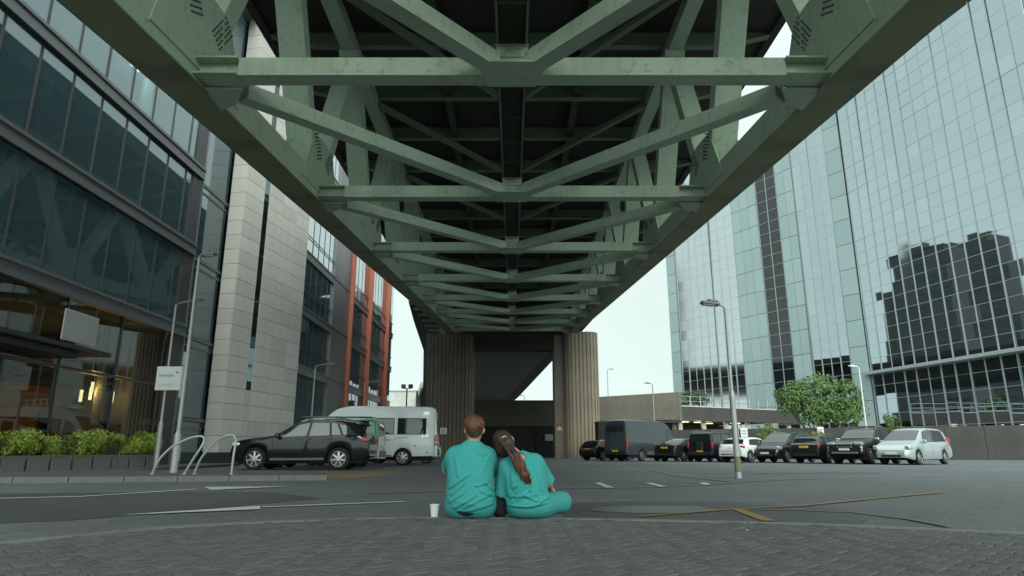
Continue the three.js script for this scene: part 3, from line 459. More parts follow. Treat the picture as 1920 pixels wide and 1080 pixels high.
const CM = { tyre: S({ color: C(0.018, 0.018, 0.018), roughness: 0.9 }), rim: S({ color: C(0.5, 0.51, 0.52), roughness: 0.3, metalness: 0.8 }), rimDark: S({ color: C(0.12, 0.12, 0.12), roughness: 0.5, metalness: 0.5 }), well: S({ color: C(0.008, 0.008, 0.008), roughness: 1 }), trim: S({ color: C(0.02, 0.02, 0.021), roughness: 0.6 }), greyTrim: S({ color: C(0.13, 0.135, 0.14), roughness: 0.6 }), chrome: S({ color: C(0.7, 0.7, 0.7), roughness: 0.2, metalness: 1 }), glass: P({ color: C(0.015, 0.022, 0.024), roughness: 0.03, ior: 1.75 }), glassPale: P({ color: C(0.06, 0.075, 0.075), roughness: 0.03, ior: 1.9 }), red: P({ color: C(0.42, 0.012, 0.018), roughness: 0.15, clearcoat: 1 }), lamp: P({ color: C(0.6, 0.62, 0.62), roughness: 0.12, metalness: 0.6, clearcoat: 1 }), yellow: S({ color: C(0.62, 0.42, 0.03), roughness: 0.5 }), plate: S({ color: C(0.66, 0.67, 0.64), roughness: 0.5 }), seam: S({ color: C(0.01, 0.01, 0.01), roughness: 1 }), amber: S({ color: C(0.6, 0.28, 0.14), roughness: 0.3 }) };
const paintMat = (r, g, b, metal = 0) => P({ color: C(r, g, b), roughness: metal ? 0.38 : 0.5, metalness: metal, specularIntensity: 0.15, clearcoat: 0.9, clearcoatRoughness: 0.05 });
const wheelGeo = {};
function wheelParts(r, w, spokes) {
  const key = [r, w, spokes].join(); if (wheelGeo[key]) return wheelGeo[key];
  const pr = [[0.66, -0.5], [0.9, -0.5], [0.985, -0.36], [1, -0.2], [1, 0.2], [0.985, 0.36], [0.9, 0.5], [0.66, 0.5], [0.66, -0.5]].map(([a, b]) => new THREE.Vector2(a * r, b * w));
  const tyre = prep(new THREE.LatheGeometry(pr, 28)).rotateX(Math.PI / 2);
  const rim = [prep(new THREE.CylinderGeometry(0.64 * r, 0.64 * r, 0.02, 24)).rotateX(Math.PI / 2).translate(0, 0, 0)];
  const ring = prep(new THREE.TorusGeometry(0.665 * r, 0.03 * r, 6, 28)).translate(0, 0, w * 0.5), hub = prep(new THREE.CylinderGeometry(0.16 * r, 0.18 * r, 0.04, 14)).rotateX(Math.PI / 2).translate(0, 0, w * 0.44);
  const bars = []; for (let i = 0; i < spokes; i++) { const a = i / spokes * 2 * Math.PI; bars.push(bx(0.15 * r, 0.54 * r, 0.03, 0, 0.38 * r, 0).rotateX(-0.08).translate(0, 0, w * 0.43).rotateZ(a)); }
  return wheelGeo[key] = { tyre, bright: merged([ring, hub, ...bars]), back: merged(rim) };
}
function vehicle(name, label, cat, pos, turn, sp, group) {
  const t = thing(name, label, cat, pos, turn, group);
  const { L } = sp, top = pchip(sp.top), belt = pchip(sp.belt), half = pchip(sp.plan), y0f = pchip(sp.sill || [[0, 0.34], [0.5, 0.24], [L - 0.6, 0.26], [L, 0.36]]), tm = sp.tumble ?? 0.2;
  const R = sp.R ?? 0.33, AR = R + 0.055, X = s => L / 2 - s, crown = sp.crown ?? 0.05;
  const low = s => { let y = y0f(s); for (const a of sp.axles) { const d = Math.abs(s - a); if (d < AR) y = Math.max(y, R + Math.sqrt(AR * AR - d * d)); } return y; };
  const sec = s => { // half cross section from the sill to the roof centre, as [y, z]
    const y0 = low(s), w = half(s), yt = top(s), yb = Math.min(belt(s), yt - 0.02), g = yt - yb, wr = w * 0.955 - tm * g, f = Math.min(1, g / 0.3), b = Math.max(yb, y0 + 0.06), m = Math.max(y0 + (b - y0) * 0.5, y0 + 0.01);
    return [[y0, w * 0.93], [y0 + 0.02, w * 0.972], [y0 + (m - y0) * 0.5, w * 0.992], [m, w], [m + (b - m) * 0.55, w * 0.993], [b - 0.03, w * 0.975], [b, w * 0.953], [b + (yt - b) * 0.45 - 0.03 * f, w * 0.953 + (wr - w * 0.953) * 0.5], [yt - 0.075 * f - crown * f * 0.4, wr], [yt - 0.03 * f - crown * f * 0.3, wr - 0.035 * f], [yt - crown * f * 0.22, wr - 0.13 * f - 0.02], [yt - crown * f * 0.08, wr * 0.5], [yt, 0]];
  };
  const st = new Set([0, L]); for (let i = 0; i <= 64; i++) st.add(L * i / 64); for (const a of sp.axles) for (let i = -10; i <= 10; i++) st.add(a + AR * Math.sin(i / 10 * Math.PI / 2)); [0.02, 0.05, 0.09, 0.14, 0.2].forEach(d => { st.add(d); st.add(L - d); });
  const ss = [...st].sort((a, b) => a - b), pos3 = [], idx = []; const NP = 13, row = 2 * NP - 1;
  ss.forEach(s => { const c = sec(s); for (let i = 0; i < NP; i++) pos3.push(X(s), c[i][0], c[i][1]); for (let i = NP - 2; i >= 0; i--) pos3.push(X(s), c[i][0], -c[i][1]); });
  for (let i = 0; i + 1 < ss.length; i++) for (let j = 0; j + 1 < row; j++) { const a = i * row + j, b = a + row; idx.push(a, a + 1, b, a + 1, b + 1, b); }
  const gb = new THREE.BufferGeometry(); gb.setAttribute('position', new THREE.Float32BufferAttribute(pos3, 3)); gb.setIndex(idx); gb.computeVertexNormals(); gb.setAttribute('uv', new THREE.Float32BufferAttribute(new Float32Array(pos3.length / 3 * 2), 2));
  const cap = (s, dir) => { const c = sec(s), p = []; for (let i = 0; i + 1 < NP; i++) { const q = [[X(s), c[i][0], c[i][1]], [X(s), c[i + 1][0], c[i + 1][1]], [X(s), c[i + 1][0], -c[i + 1][1]], [X(s), c[i][0], -c[i][1]]]; const o = dir > 0 ? [0, 2, 1, 0, 3, 2] : [0, 1, 2, 0, 2, 3]; o.forEach(k => p.push(...q[k])); } const g = new THREE.BufferGeometry(); g.setAttribute('position', new THREE.Float32BufferAttribute(p, 3)); g.computeVertexNormals(); g.setAttribute('uv', new THREE.Float32BufferAttribute(new Float32Array(p.length / 3 * 2), 2)); return g; };
  sp.paint.side = THREE.DoubleSide;
  part('body', [prep(gb), cap(0, 1), cap(L, -1)], sp.paint, t);
  const wmin = half(L / 2);
  part('underbody', [span(X(0.35), X(L - 0.3), 0.22, 0.5, -wmin * 0.86, wmin * 0.86), ...sp.axles.map(a => span(X(a - AR - 0.06), X(a + AR + 0.06), 0.3, R + AR + 0.1, -wmin * 0.84, wmin * 0.84))], CM.well, t);
  // patches laid over the body: side ones between two lines, top ones across the roof line
  const grid = (fn, nu, nv) => { const p = [], id = [], uv = []; for (let i = 0; i <= nu; i++) for (let j = 0; j <= nv; j++) { p.push(...fn(i / nu, j / nv)); uv.push(i / nu, j / nv); } for (let i = 0; i < nu; i++) for (let j = 0; j < nv; j++) { const a = i * (nv + 1) + j, b = a + nv + 1; id.push(a, a + 1, b, a + 1, b + 1, b); } const g = new THREE.BufferGeometry(); g.setAttribute('position', new THREE.Float32BufferAttribute(p, 3)); g.setAttribute('uv', new THREE.Float32BufferAttribute(uv, 2)); g.setIndex(id); g.computeVertexNormals(); return prep(g); };
  const poly = (c, from, to, q) => { let len = [0]; for (let i = from; i < to; i++) len.push(len[len.length - 1] + Math.hypot(c[i + 1][0] - c[i][0], c[i + 1][1] - c[i][1])); const d = q * len[len.length - 1]; let i = 0; while (i < len.length - 2 && len[i + 1] < d) i++; const f = (d - len[i]) / (len[i + 1] - len[i] || 1), a = c[from + i], b = c[from + i + 1]; return [a[0] + (b[0] - a[0]) * f, a[1] + (b[1] - a[1]) * f]; };
  const side = (sd, a0, a1, b0, b1, q0, q1, o = 0.009, lo = false) => grid((u, v) => { const s = (a0 + (a1 - a0) * u) * (1 - v) + (b0 + (b1 - b0) * u) * v, c = sec(s), p = lo ? poly(c, 1, 6, q0 + (q1 - q0) * v) : poly(c, 6, 8, q0 + (q1 - q0) * v); return [X(s), p[0] + o * 0.2, sd * (p[1] + o)]; }, 10, 4);
  const over = (s0, s1, m, o = 0.012, inset = 0) => grid((u, v) => { const s = s0 + (s1 - s0) * u, c = sec(s), q = (v * 2 - 1), k = Math.abs(q); const zw = c[8][1] - m - inset * u, z = zw * k; let y = c[12][0]; for (let i = 12; i > 8; i--) if (z >= c[i][1] && z <= c[i - 1][1]) { const f = (z - c[i][1]) / (c[i - 1][1] - c[i][1] || 1); y = c[i][0] + (c[i - 1][0] - c[i][0]) * f; } const e = 0.01, dy = (top(s + e) - top(s - e)) / (2 * e), l = Math.hypot(1, dy); return [X(s) + o * dy / l, y + o / l, Math.sign(q) * z]; }, 10, 12);
  const gm = sp.glass || CM.glass;
  for (const w of sp.windows || []) for (const sd of [-1, 1]) { part('window_trim', side(sd, w[0] - 0.03, w[1] + 0.03, w[2] - 0.03, w[3] + 0.03, (w[4] ?? 0.06) - 0.03, (w[5] ?? 0.93) + 0.03, 0.006), CM.trim, t); part('side_window', side(sd, w[0], w[1], w[2], w[3], w[4] ?? 0.06, w[5] ?? 0.93, 0.011), w[6] || gm, t); }
  if (sp.screen) part('windscreen', over(sp.screen[0], sp.screen[1], 0.05, 0.012), sp.screenGlass || gm, t);
  if (sp.rear) part('rear_window', over(sp.rear[0], sp.rear[1], sp.rear[2] ?? 0.08, 0.012), gm, t);
  for (const sd of [-1, 1]) {
    for (const d of sp.seams || []) part('door_seam', side(sd, d, d + 0.012, d + (sp.lean || 0), d + 0.012 + (sp.lean || 0), 0.12, 1, 0.004, true), CM.seam, t);
    for (const d of sp.handles || []) { const c = sec(d); part('door_handle', rbx(0.2, 0.03, 0.03, 0.01, X(d), c[5][0] - 0.06, sd * (c[5][1] + 0.012)), sp.handleMat || sp.paint, t); }
    if (sp.mirror) { const c = sec(sp.mirror); part('mirror', rbx(0.13, 0.17, 0.22, 0.05, X(sp.mirror), c[6][0] + 0.07, sd * (c[6][1] + 0.13)), sp.mirrorMat || sp.paint, t); }
    if (sp.strip) part('sill_strip', side(sd, sp.axles[0] + AR + 0.08, sp.axles[1] - AR - 0.08, sp.axles[0] + AR + 0.08, sp.axles[1] - AR - 0.08, sp.strip[0], sp.strip[1], 0.012, true), sp.strip[2], t);
    for (const [n, s, y, h, d, w, m, zi] of sp.lamps || []) part(n, rbx(d, h, w, Math.min(d, h, w) * 0.3, X(s), y, sd * (half(s) - w / 2 + 0.015 - (zi || 0))), m, t);
    if (sp.rails) part('roof_rail', tube([V(X(sp.rails[0]), top(sp.rails[0]) - 0.02, sd * (sec(sp.rails[0])[8][1] - 0.03)), V(X(sp.rails[0] + 0.2), top(sp.rails[0] + 0.2) + 0.05, sd * (sec(sp.rails[0] + 0.2)[8][1] - 0.03)), V(X(sp.rails[1] - 0.2), top(sp.rails[1] - 0.2) + 0.05, sd * (sec(sp.rails[1] - 0.2)[8][1] - 0.03)), V(X(sp.rails[1]), top(sp.rails[1]) - 0.02, sd * (sec(sp.rails[1])[8][1] - 0.03))], 0.022, 16, 6), CM.greyTrim, t);
    for (const a of sp.axles) {
      const wg = wheelParts(R, sp.tw ?? 0.22, sp.spokes ?? 7), w = new THREE.Group(); w.name = 'wheel'; w.position.set(X(a), R, sd * (half(a) - 0.115)); if (sd < 0) w.rotation.y = Math.PI; t.add(w);
      part('tyre', wg.tyre, CM.tyre, w); part('rim', wg.bright, sp.rim || CM.rim, w); part('brake_disc', wg.back, CM.rimDark, w);
    }
    for (const p of sp.sidePatch || []) part(p[0], side(sd, p[1], p[2], p[3], p[4], p[5], p[6], 0.008, true), p[7], t);
  }
  for (const [n, s, y, h, w, d, m] of sp.boxes || []) part(n, rbx(d, h, w, Math.min(0.03, d * 0.4, h * 0.4), X(s), y, 0), m, t);
  return { t, X, sec, half, top };
}
const plan0 = (L, w, nose = 0.72, tail = 0.84) => [[0, w * nose], [0.08, w * (nose + 0.1)], [0.3, w * 0.93], [0.9, w * 0.985], [L * 0.5, w], [L - 0.9, w * 0.985], [L - 0.25, w * 0.94], [L - 0.05, w * (tail + 0.05)], [L, w * tail]];
const suv = { L: 4.8, R: 0.375, tw: 0.27, axles: [0.93, 3.78], plan: plan0(4.8, 0.96, 0.7, 0.82), tumble: 0.3, spokes: 7, sill: [[0, 0.36], [0.5, 0.3], [4.2, 0.32], [4.8, 0.46]],
  top: [[0, 0.7], [0.06, 0.84], [0.25, 0.96], [0.9, 1.08], [1.4, 1.14], [1.55, 1.17], [2.0, 1.47], [2.35, 1.64], [2.8, 1.72], [3.5, 1.71], [4.15, 1.63], [4.42, 1.53], [4.66, 1.16], [4.74, 1.0], [4.8, 0.85]], belt: [[0, 0.68], [0.25, 0.92], [1.0, 1.03], [1.6, 1.08], [3.2, 1.12], [4.4, 1.17], [4.7, 1.0], [4.8, 0.83]],
  windows: [[1.72, 2.62, 2.3, 2.7], [2.72, 3.42, 2.78, 3.36], [3.5, 3.82, 3.43, 3.62], [3.9, 4.32, 3.72, 3.98, 0.06, 0.85]], screen: [1.62, 2.26], rear: [4.45, 4.63], seams: [1.5, 2.66, 3.5], handles: [2.45, 3.4], mirror: 1.68, rails: [2.6, 4.3] };
const V_LEFT = Math.PI + 0.03;
vehicle('parked_suv', 'black estate style off-road car parked side on before the stone slab wall', 'car', [-7.35, 0, -24.1], V_LEFT, { ...suv, paint: paintMat(0.012, 0.014, 0.015, 0.2), glass: CM.glassPale, strip: [0.0, 0.1, CM.chrome], rim: CM.rim,
  lamps: [['headlight', 0.24, 0.86, 0.13, 0.3, 0.28, CM.lamp], ['tail_light', 4.62, 1.02, 0.2, 0.2, 0.22, CM.red], ['fog_light', 0.2, 0.5, 0.1, 0.1, 0.2, CM.lamp]], boxes: [['grille', 0.06, 0.76, 0.16, 0.5, 0.08, CM.trim], ['number_plate', 4.74, 0.9, 0.12, 0.5, 0.03, CM.yellow], ['bumper', 4.72, 0.6, 0.2, 1.5, 0.16, CM.trim], ['tailgate_spoiler', 4.46, 1.56, 0.05, 1.2, 0.24, CM.trim]] });
const vanGraphic = vehicle('patterned_van', 'small van with green and blue graphics parked behind the black off-road car', 'van', [-7.75, 0, -27.6], V_LEFT, { L: 4.9, R: 0.33, axles: [0.95, 3.9], plan: plan0(4.9, 0.95, 0.75, 0.93), tumble: 0.16, paint: paintMat(0.42, 0.5, 0.49), sill: [[0, 0.34], [0.5, 0.26], [4.9, 0.34]],
  top: [[0, 0.7], [0.1, 0.9], [0.5, 1.1], [0.95, 1.2], [1.5, 1.68], [1.9, 1.9], [2.6, 1.97], [4.4, 1.96], [4.68, 1.9], [4.8, 1.6], [4.86, 1.0], [4.9, 0.6]], belt: [[0, 0.66], [0.5, 1.0], [1.2, 1.1], [4.5, 1.12], [4.8, 0.98], [4.9, 0.58]],
  windows: [[1.4, 2.3, 1.75, 2.3], [2.45, 3.4, 2.45, 3.4], [3.6, 4.45, 3.6, 4.4]], screen: [1.0, 1.7], rear: [4.7, 4.82, 0.12], seams: [1.3, 2.4, 3.5], mirror: 1.35,
  lamps: [['headlight', 0.2, 0.86, 0.2, 0.3, 0.3, CM.lamp], ['tail_light', 4.83, 0.98, 0.42, 0.1, 0.16, CM.red], ['reverse_light', 4.84, 0.7, 0.12, 0.08, 0.16, CM.amber]], boxes: [['bumper', 4.84, 0.5, 0.24, 1.7, 0.16, CM.greyTrim], ['number_plate', 4.88, 0.82, 0.11, 0.5, 0.03, CM.yellow]],
  sidePatch: [['graphic', 4.1, 4.62, 4.1, 4.66, 0.05, 0.98, S({ color: C(0.1, 0.17, 0.24), roughness: 0.4 })], ['graphic', 3.3, 4.08, 3.3, 4.08, 0.35, 0.98, S({ color: C(0.3, 0.42, 0.44), roughness: 0.4 })]] });
{ const { t, X, sec } = vanGraphic; for (const sd of [-1, 1]) { const p = []; for (const s of [4.3, 4.45, 4.6, 4.7]) { const c = sec(s); p.push(V(X(s), c[8][0] - 0.02, sd * (c[8][1] + 0.01))); } part('green_edge', tube(p, 0.05, 12, 6), S({ color: C(0.03, 0.36, 0.14), roughness: 0.4 }), t); part('green_pillar', [rod(V(X(4.72), 1.82, sd * 0.8), V(X(4.8), 1.1, sd * 0.9), 0.07, 8)], S({ color: C(0.04, 0.36, 0.15), roughness: 0.4 }), t); } part('green_roof', bx(2.8, 0.02, 1.3, X(3.1), 1.985, 0), S({ color: C(0.06, 0.3, 0.17), roughness: 0.4 }), t); }
vehicle('white_minibus', 'white high roof minibus parked side on behind the patterned van', 'minibus', [-6.75, 0, -31.4], Math.PI + 0.06, { L: 6.6, R: 0.36, tw: 0.24, axles: [1.05, 5.05], plan: plan0(6.6, 0.97, 0.72, 0.96), tumble: 0.09, crown: 0.1, paint: paintMat(0.78, 0.82, 0.81), sill: [[0, 0.4], [0.5, 0.34], [6.6, 0.42]],
  top: [[0, 0.85], [0.1, 1.05], [0.55, 1.25], [0.8, 1.36], [1.35, 1.95], [1.7, 2.34], [2.1, 2.58], [2.7, 2.68], [6.1, 2.66], [6.36, 2.62], [6.48, 2.5], [6.56, 1.5], [6.6, 0.75]], belt: [[0, 0.8], [0.7, 1.25], [1.4, 1.34], [6.4, 1.36], [6.52, 1.3], [6.6, 0.72]],
  windows: [[1.2, 1.95, 1.6, 1.95, 0.05, 0.62], [2.2, 3.45, 2.2, 3.45, 0.04, 0.6], [3.65, 4.6, 3.65, 4.6, 0.04, 0.6], [4.8, 6.05, 4.8, 6.05, 0.04, 0.6]], screen: [0.88, 1.6], seams: [1.15, 2.1, 3.55], mirror: 1.2, mirrorMat: CM.trim, strip: [0.0, 0.06, CM.greyTrim],
  lamps: [['headlight', 0.2, 0.95, 0.22, 0.3, 0.3, CM.lamp], ['tail_light', 6.530, 1.12, 0.5, 0.12, 0.13, CM.red], ['reverse_light', 6.545, 1.02, 0.09, 0.11, 0.14, CM.plate]], boxes: [['bumper', 6.560, 0.62, 0.24, 1.8, 0.16, CM.greyTrim], ['rear_window', 6.545, 1.75, 0.7, 1.2, 0.03, CM.glass], ['step', 6.620, 0.5, 0.05, 1.0, 0.1, CM.trim], ['roof_lamp', 6.450, 2.6, 0.08, 0.3, 0.1, CM.greyTrim]],
  sidePatch: [['lettering', 3.8, 4.5, 3.8, 4.5, 0.72, 0.78, S({ color: C(0.36, 0.41, 0.44), roughness: 0.5 })], ['lettering', 4.65, 5.25, 4.65, 5.25, 0.72, 0.78, S({ color: C(0.38, 0.45, 0.45), roughness: 0.5 })], ['fuel_cap', 5.55, 5.61, 5.55, 5.61, 0.44, 0.52, CM.trim], ['side_marker', 6.1, 6.2, 6.1, 6.2, 0.14, 0.18, CM.trim]] });
const hatch = { L: 4.2, R: 0.32, axles: [0.83, 3.42], plan: plan0(4.2, 0.89), tumble: 0.32, top: [[0, 0.56], [0.06, 0.68], [0.3, 0.8], [0.9, 0.92], [1.15, 0.98], [1.6, 1.25], [2.0, 1.41], [2.5, 1.45], [3.2, 1.42], [3.65, 1.34], [3.95, 1.02], [4.1, 0.9], [4.2, 0.72]], belt: [[0, 0.54], [0.3, 0.76], [1.0, 0.88], [3.0, 0.97], [3.9, 1.0], [4.1, 0.86], [4.2, 0.7]],
  windows: [[1.35, 2.2, 1.85, 2.25], [2.3, 3.05, 2.33, 2.95], [3.12, 3.45, 3.02, 3.25]], screen: [1.22, 1.88], rear: [3.68, 3.92], seams: [1.25, 2.25, 3.0], handles: [2.1, 2.95], mirror: 1.35, lamps: [['headlight', 0.25, 0.7, 0.13, 0.36, 0.26, CM.lamp], ['tail_light', 4.02, 0.88, 0.15, 0.2, 0.24, CM.red]], boxes: [['grille', 0.03, 0.52, 0.14, 0.7, 0.06, CM.trim], ['number_plate', 4.13, 0.78, 0.11, 0.5, 0.06, CM.yellow], ['bumper', 4.15, 0.45, 0.14, 1.3, 0.1, CM.trim], ['front_plate', 0.0, 0.42, 0.1, 0.5, 0.05, CM.plate]] };
const sedan = { ...hatch, L: 4.6, axles: [0.85, 3.6], plan: plan0(4.6, 0.9), tumble: 0.34, top: [[0, 0.56], [0.06, 0.68], [0.3, 0.8], [1.0, 0.94], [1.3, 1.0], [1.8, 1.28], [2.2, 1.42], [2.7, 1.45], [3.3, 1.38], [3.95, 1.12], [4.1, 1.07], [4.45, 1.03], [4.54, 0.95], [4.6, 0.75]], belt: [[0, 0.54], [0.3, 0.76], [1.1, 0.9], [3.0, 0.98], [4.0, 1.02], [4.45, 0.98], [4.6, 0.72]], windows: [[1.5, 2.4, 2.05, 2.42], [2.5, 3.2, 2.5, 3.15], [3.28, 3.7, 3.22, 3.4]], screen: [1.38, 2.08], rear: [3.4, 3.9], seams: [1.4, 2.45, 3.2], handles: [2.3, 3.15], mirror: 1.5, lamps: [['headlight', 0.25, 0.7, 0.13, 0.36, 0.26, CM.lamp], ['tail_light', 4.47, 0.88, 0.14, 0.14, 0.36, CM.red]], boxes: [['grille', 0.03, 0.52, 0.14, 0.7, 0.06, CM.trim], ['number_plate', 4.58, 0.85, 0.11, 0.5, 0.06, CM.yellow], ['bumper', 4.56, 0.45, 0.14, 1.3, 0.1, CM.trim]] };
const estate = { ...sedan, top: [[0, 0.56], [0.06, 0.68], [0.3, 0.8], [1.0, 0.94], [1.3, 1.0], [1.8, 1.28], [2.2, 1.42], [2.7, 1.46], [3.6, 1.45], [4.05, 1.4], [4.38, 1.06], [4.54, 0.95], [4.6, 0.72]], windows: [[1.5, 2.4, 2.05, 2.42], [2.5, 3.2, 2.5, 3.15], [3.28, 4.0, 3.25, 3.75]], rear: [4.08, 4.35], rails: [2.3, 4.0] };
const boxy = { L: 4.4, R: 0.36, tw: 0.25, axles: [0.85, 3.45], plan: plan0(4.4, 0.93, 0.8, 0.93), tumble: 0.16, top: [[0, 0.7], [0.06, 0.86], [0.3, 1.0], [1.0, 1.08], [1.3, 1.14], [1.65, 1.5], [1.95, 1.72], [2.5, 1.78], [4.0, 1.77], [4.22, 1.7], [4.34, 1.1], [4.4, 0.7]], belt: [[0, 0.66], [0.3, 0.94], [1.2, 1.04], [4.2, 1.1], [4.33, 0.95], [4.4, 0.68]], windows: [[1.5, 2.3, 1.8, 2.3], [2.4, 3.2, 2.4, 3.2], [3.3, 4.1, 3.3, 4.05]], screen: [1.36, 1.8], rear: [4.225, 4.325, 0.1], seams: [1.4, 2.35, 3.25], handles: [2.2, 3.1], mirror: 1.5, rails: [2.1, 4.1], lamps: [['headlight', 0.15, 0.8, 0.2, 0.2, 0.26, CM.lamp], ['tail_light', 4.31, 1.0, 0.34, 0.14, 0.14, CM.red]], boxes: [['number_plate', 4.39, 0.62, 0.12, 0.5, 0.06, CM.yellow], ['bumper', 4.36, 0.5, 0.2, 1.7, 0.16, CM.trim], ['spare_wheel', 4.36, 0.95, 0.5, 0.5, 0.14, CM.trim]] };
const mpv = { L: 4.75, R: 0.335, axles: [0.95, 3.8], plan: plan0(4.75, 0.9, 0.7, 0.9), tumble: 0.24, top: [[0, 0.55], [0.05, 0.68], [0.3, 0.88], [0.7, 1.03], [0.95, 1.12], [1.6, 1.52], [2.0, 1.7], [2.6, 1.77], [3.8, 1.75], [4.35, 1.66], [4.6, 1.2], [4.75, 0.75]], belt: [[0, 0.53], [0.3, 0.82], [1.0, 1.0], [3.5, 1.08], [4.5, 1.1], [4.75, 0.72]], windows: [[1.5, 2.3, 1.9, 2.34], [2.42, 3.3, 2.45, 3.28], [3.4, 4.2, 3.36, 4.0]], screen: [1.0, 1.82], rear: [4.4, 4.58], seams: [1.4, 2.38, 3.35], handles: [2.2, 2.6], mirror: 1.4, lamps: [['headlight', 0.3, 0.8, 0.2, 0.46, 0.24, CM.lamp], ['tail_light', 4.5, 1.1, 0.4, 0.16, 0.16, CM.red], ['fog_light', 0.12, 0.42, 0.1, 0.1, 0.16, CM.lamp, 0.1]], boxes: [['grille', 0.0, 0.42, 0.1, 0.9, 0.06, CM.trim], ['front_plate', -0.01, 0.53, 0.11, 0.52, 0.04, CM.plate]] };
const van = { L: 6.3, R: 0.35, tw: 0.24, axles: [1.0, 4.75], plan: plan0(6.3, 1.0, 0.74, 0.97), tumble: 0.08, crown: 0.1, sill: [[0, 0.4], [0.5, 0.32], [6.3, 0.42]], top: [[0, 0.85], [0.1, 1.05], [0.6, 1.22], [0.85, 1.34], [1.4, 1.95], [1.75, 2.36], [2.2, 2.6], [2.8, 2.68], [5.9, 2.67], [6.12, 2.62], [6.2, 2.5], [6.27, 1.5], [6.3, 0.75]], belt: [[0, 0.8], [0.7, 1.22], [1.4, 1.3], [6.1, 1.34], [6.22, 1.2], [6.3, 0.72]], windows: [[1.25, 2.05, 1.65, 2.05, 0.05, 0.66]], screen: [0.92, 1.65], seams: [1.2, 2.15, 3.6], mirror: 1.25, mirrorMat: CM.trim, strip: [0.0, 0.26, CM.greyTrim], lamps: [['headlight', 0.2, 0.95, 0.22, 0.3, 0.3, CM.lamp], ['tail_light', 6.22, 1.1, 0.5, 0.14, 0.12, CM.red]], boxes: [['bumper', 6.27, 0.58, 0.2, 1.9, 0.14, CM.trim], ['number_plate', 6.33, 0.66, 0.12, 0.52, 0.05, CM.yellow], ['door_split', 6.265, 1.5, 1.9, 0.02, 0.03, CM.seam], ['rear_door_glass', 6.235, 1.95, 0.6, 1.5, 0.03, CM.trim]] };
vehicle('silver_car', 'pale silver car half hidden behind the white minibus', 'car', [-5.95, 0, -36.8], Math.PI + 0.05, { ...hatch, paint: paintMat(0.5, 0.53, 0.54, 0.2) });
// the row on the right, all parked at the same slant
const AWAY = 0.68, TO = 0.68 + Math.PI, row = 'vehicles parked in the slanted row on the right';
vehicle('parked_car', 'black hatchback at the far end of the row beside the ribbed pier', 'car', [6.87, 0, -48.8], AWAY, { ...hatch, paint: paintMat(0.012, 0.013, 0.014) }, row);
vehicle('panel_van', 'dark grey panel van with a high roof in the parked row', 'van', [9.20, 0, -46.2], AWAY, { ...van, paint: paintMat(0.045, 0.055, 0.064) }, row);
vehicle('parked_car', 'black saloon with yellow plate parked just right of the grey panel van', 'car', [11.40, 0, -44.2], AWAY, { ...sedan, paint: paintMat(0.014, 0.015, 0.016) }, row);
vehicle('parked_suv', 'upright dark blue off-road car left of the white hatchback', 'car', [13.20, 0, -42.8], AWAY, { ...boxy, paint: paintMat(0.01, 0.012, 0.02) }, row);
vehicle('parked_car', 'white hatchback seen from behind in the parked row', 'car', [14.30, 0, -40.6], AWAY, { ...hatch, paint: paintMat(0.66, 0.69, 0.69), rim: CM.rim }, row);
vehicle('parked_car', 'black people carrier facing forward between white hatchback and black estate', 'car', [16.30, 0, -40.2], TO, { ...mpv, L: 4.75, paint: paintMat(0.013, 0.014, 0.015) }, row);
vehicle('parked_car', 'black estate car with bright yellow number plate seen from behind', 'car', [17.30, 0, -37.4], AWAY, { ...estate, paint: paintMat(0.012, 0.012, 0.014) }, row);
const pick = vehicle('pickup_truck', 'dark pickup truck with silver grille facing forward beside the silver people carrier', 'pickup', [18.70, 0, -35.6], TO, { ...suv, L: 5.1, R: 0.4, axles: [0.95, 4.0], tumble: 0.2, plan: plan0(5.1, 0.92, 0.86, 0.95), paint: paintMat(0.022, 0.026, 0.03, 0.3), sill: [[0, 0.5], [0.5, 0.4], [5.1, 0.5]],
  top: [[0, 0.86], [0.05, 1.0], [0.3, 1.12], [1.0, 1.2], [1.35, 1.26], [1.85, 1.62], [2.1, 1.76], [2.5, 1.82], [3.2, 1.8], [3.5, 1.7], [3.7, 1.25], [5.0, 1.24], [5.1, 0.8]], belt: [[0, 0.84], [0.3, 1.06], [1.3, 1.14], [3.6, 1.18], [5.0, 1.18], [5.1, 0.78]], windows: [[1.55, 2.35, 1.95, 2.4], [2.48, 3.25, 2.52, 3.2]], screen: [1.42, 2.0], rear: undefined, rails: [2.1, 3.4], seams: [1.5, 2.42, 3.4], handles: [2.25, 3.15], mirror: 1.55, mirrorMat: CM.chrome,
  lamps: [['headlight', 0.16, 1.0, 0.12, 0.3, 0.4, CM.lamp], ['fog_light', 0.08, 0.72, 0.26, 0.16, 0.34, CM.chrome, 0.02], ['tail_light', 5.05, 1.0, 0.4, 0.1, 0.16, CM.red]], boxes: [['grille', 0.0, 0.88, 0.22, 0.8, 0.06, CM.trim], ['grille_bar', -0.02, 0.98, 0.05, 0.86, 0.05, CM.chrome], ['grille_bar', -0.02, 0.84, 0.04, 0.8, 0.05, CM.chrome], ['skid_plate', -0.02, 0.55, 0.1, 1.3, 0.08, CM.greyTrim], ['front_plate', -0.04, 0.72, 0.11, 0.52, 0.03, CM.plate]] }, row);
part('roof_bar', [rbx(0.06, 0.05, 1.4, 0.02, pick.X(2.25), 1.9, 0), rbx(0.06, 0.05, 1.4, 0.02, pick.X(3.05), 1.9, 0)], CM.greyTrim, pick.t);
vehicle('parked_car', 'silver people carrier at the near right end of the parked row', 'car', [20.00, 0, -33.7], TO - 0.05, { ...mpv, paint: paintMat(0.42, 0.47, 0.48, 0.35) }, row);
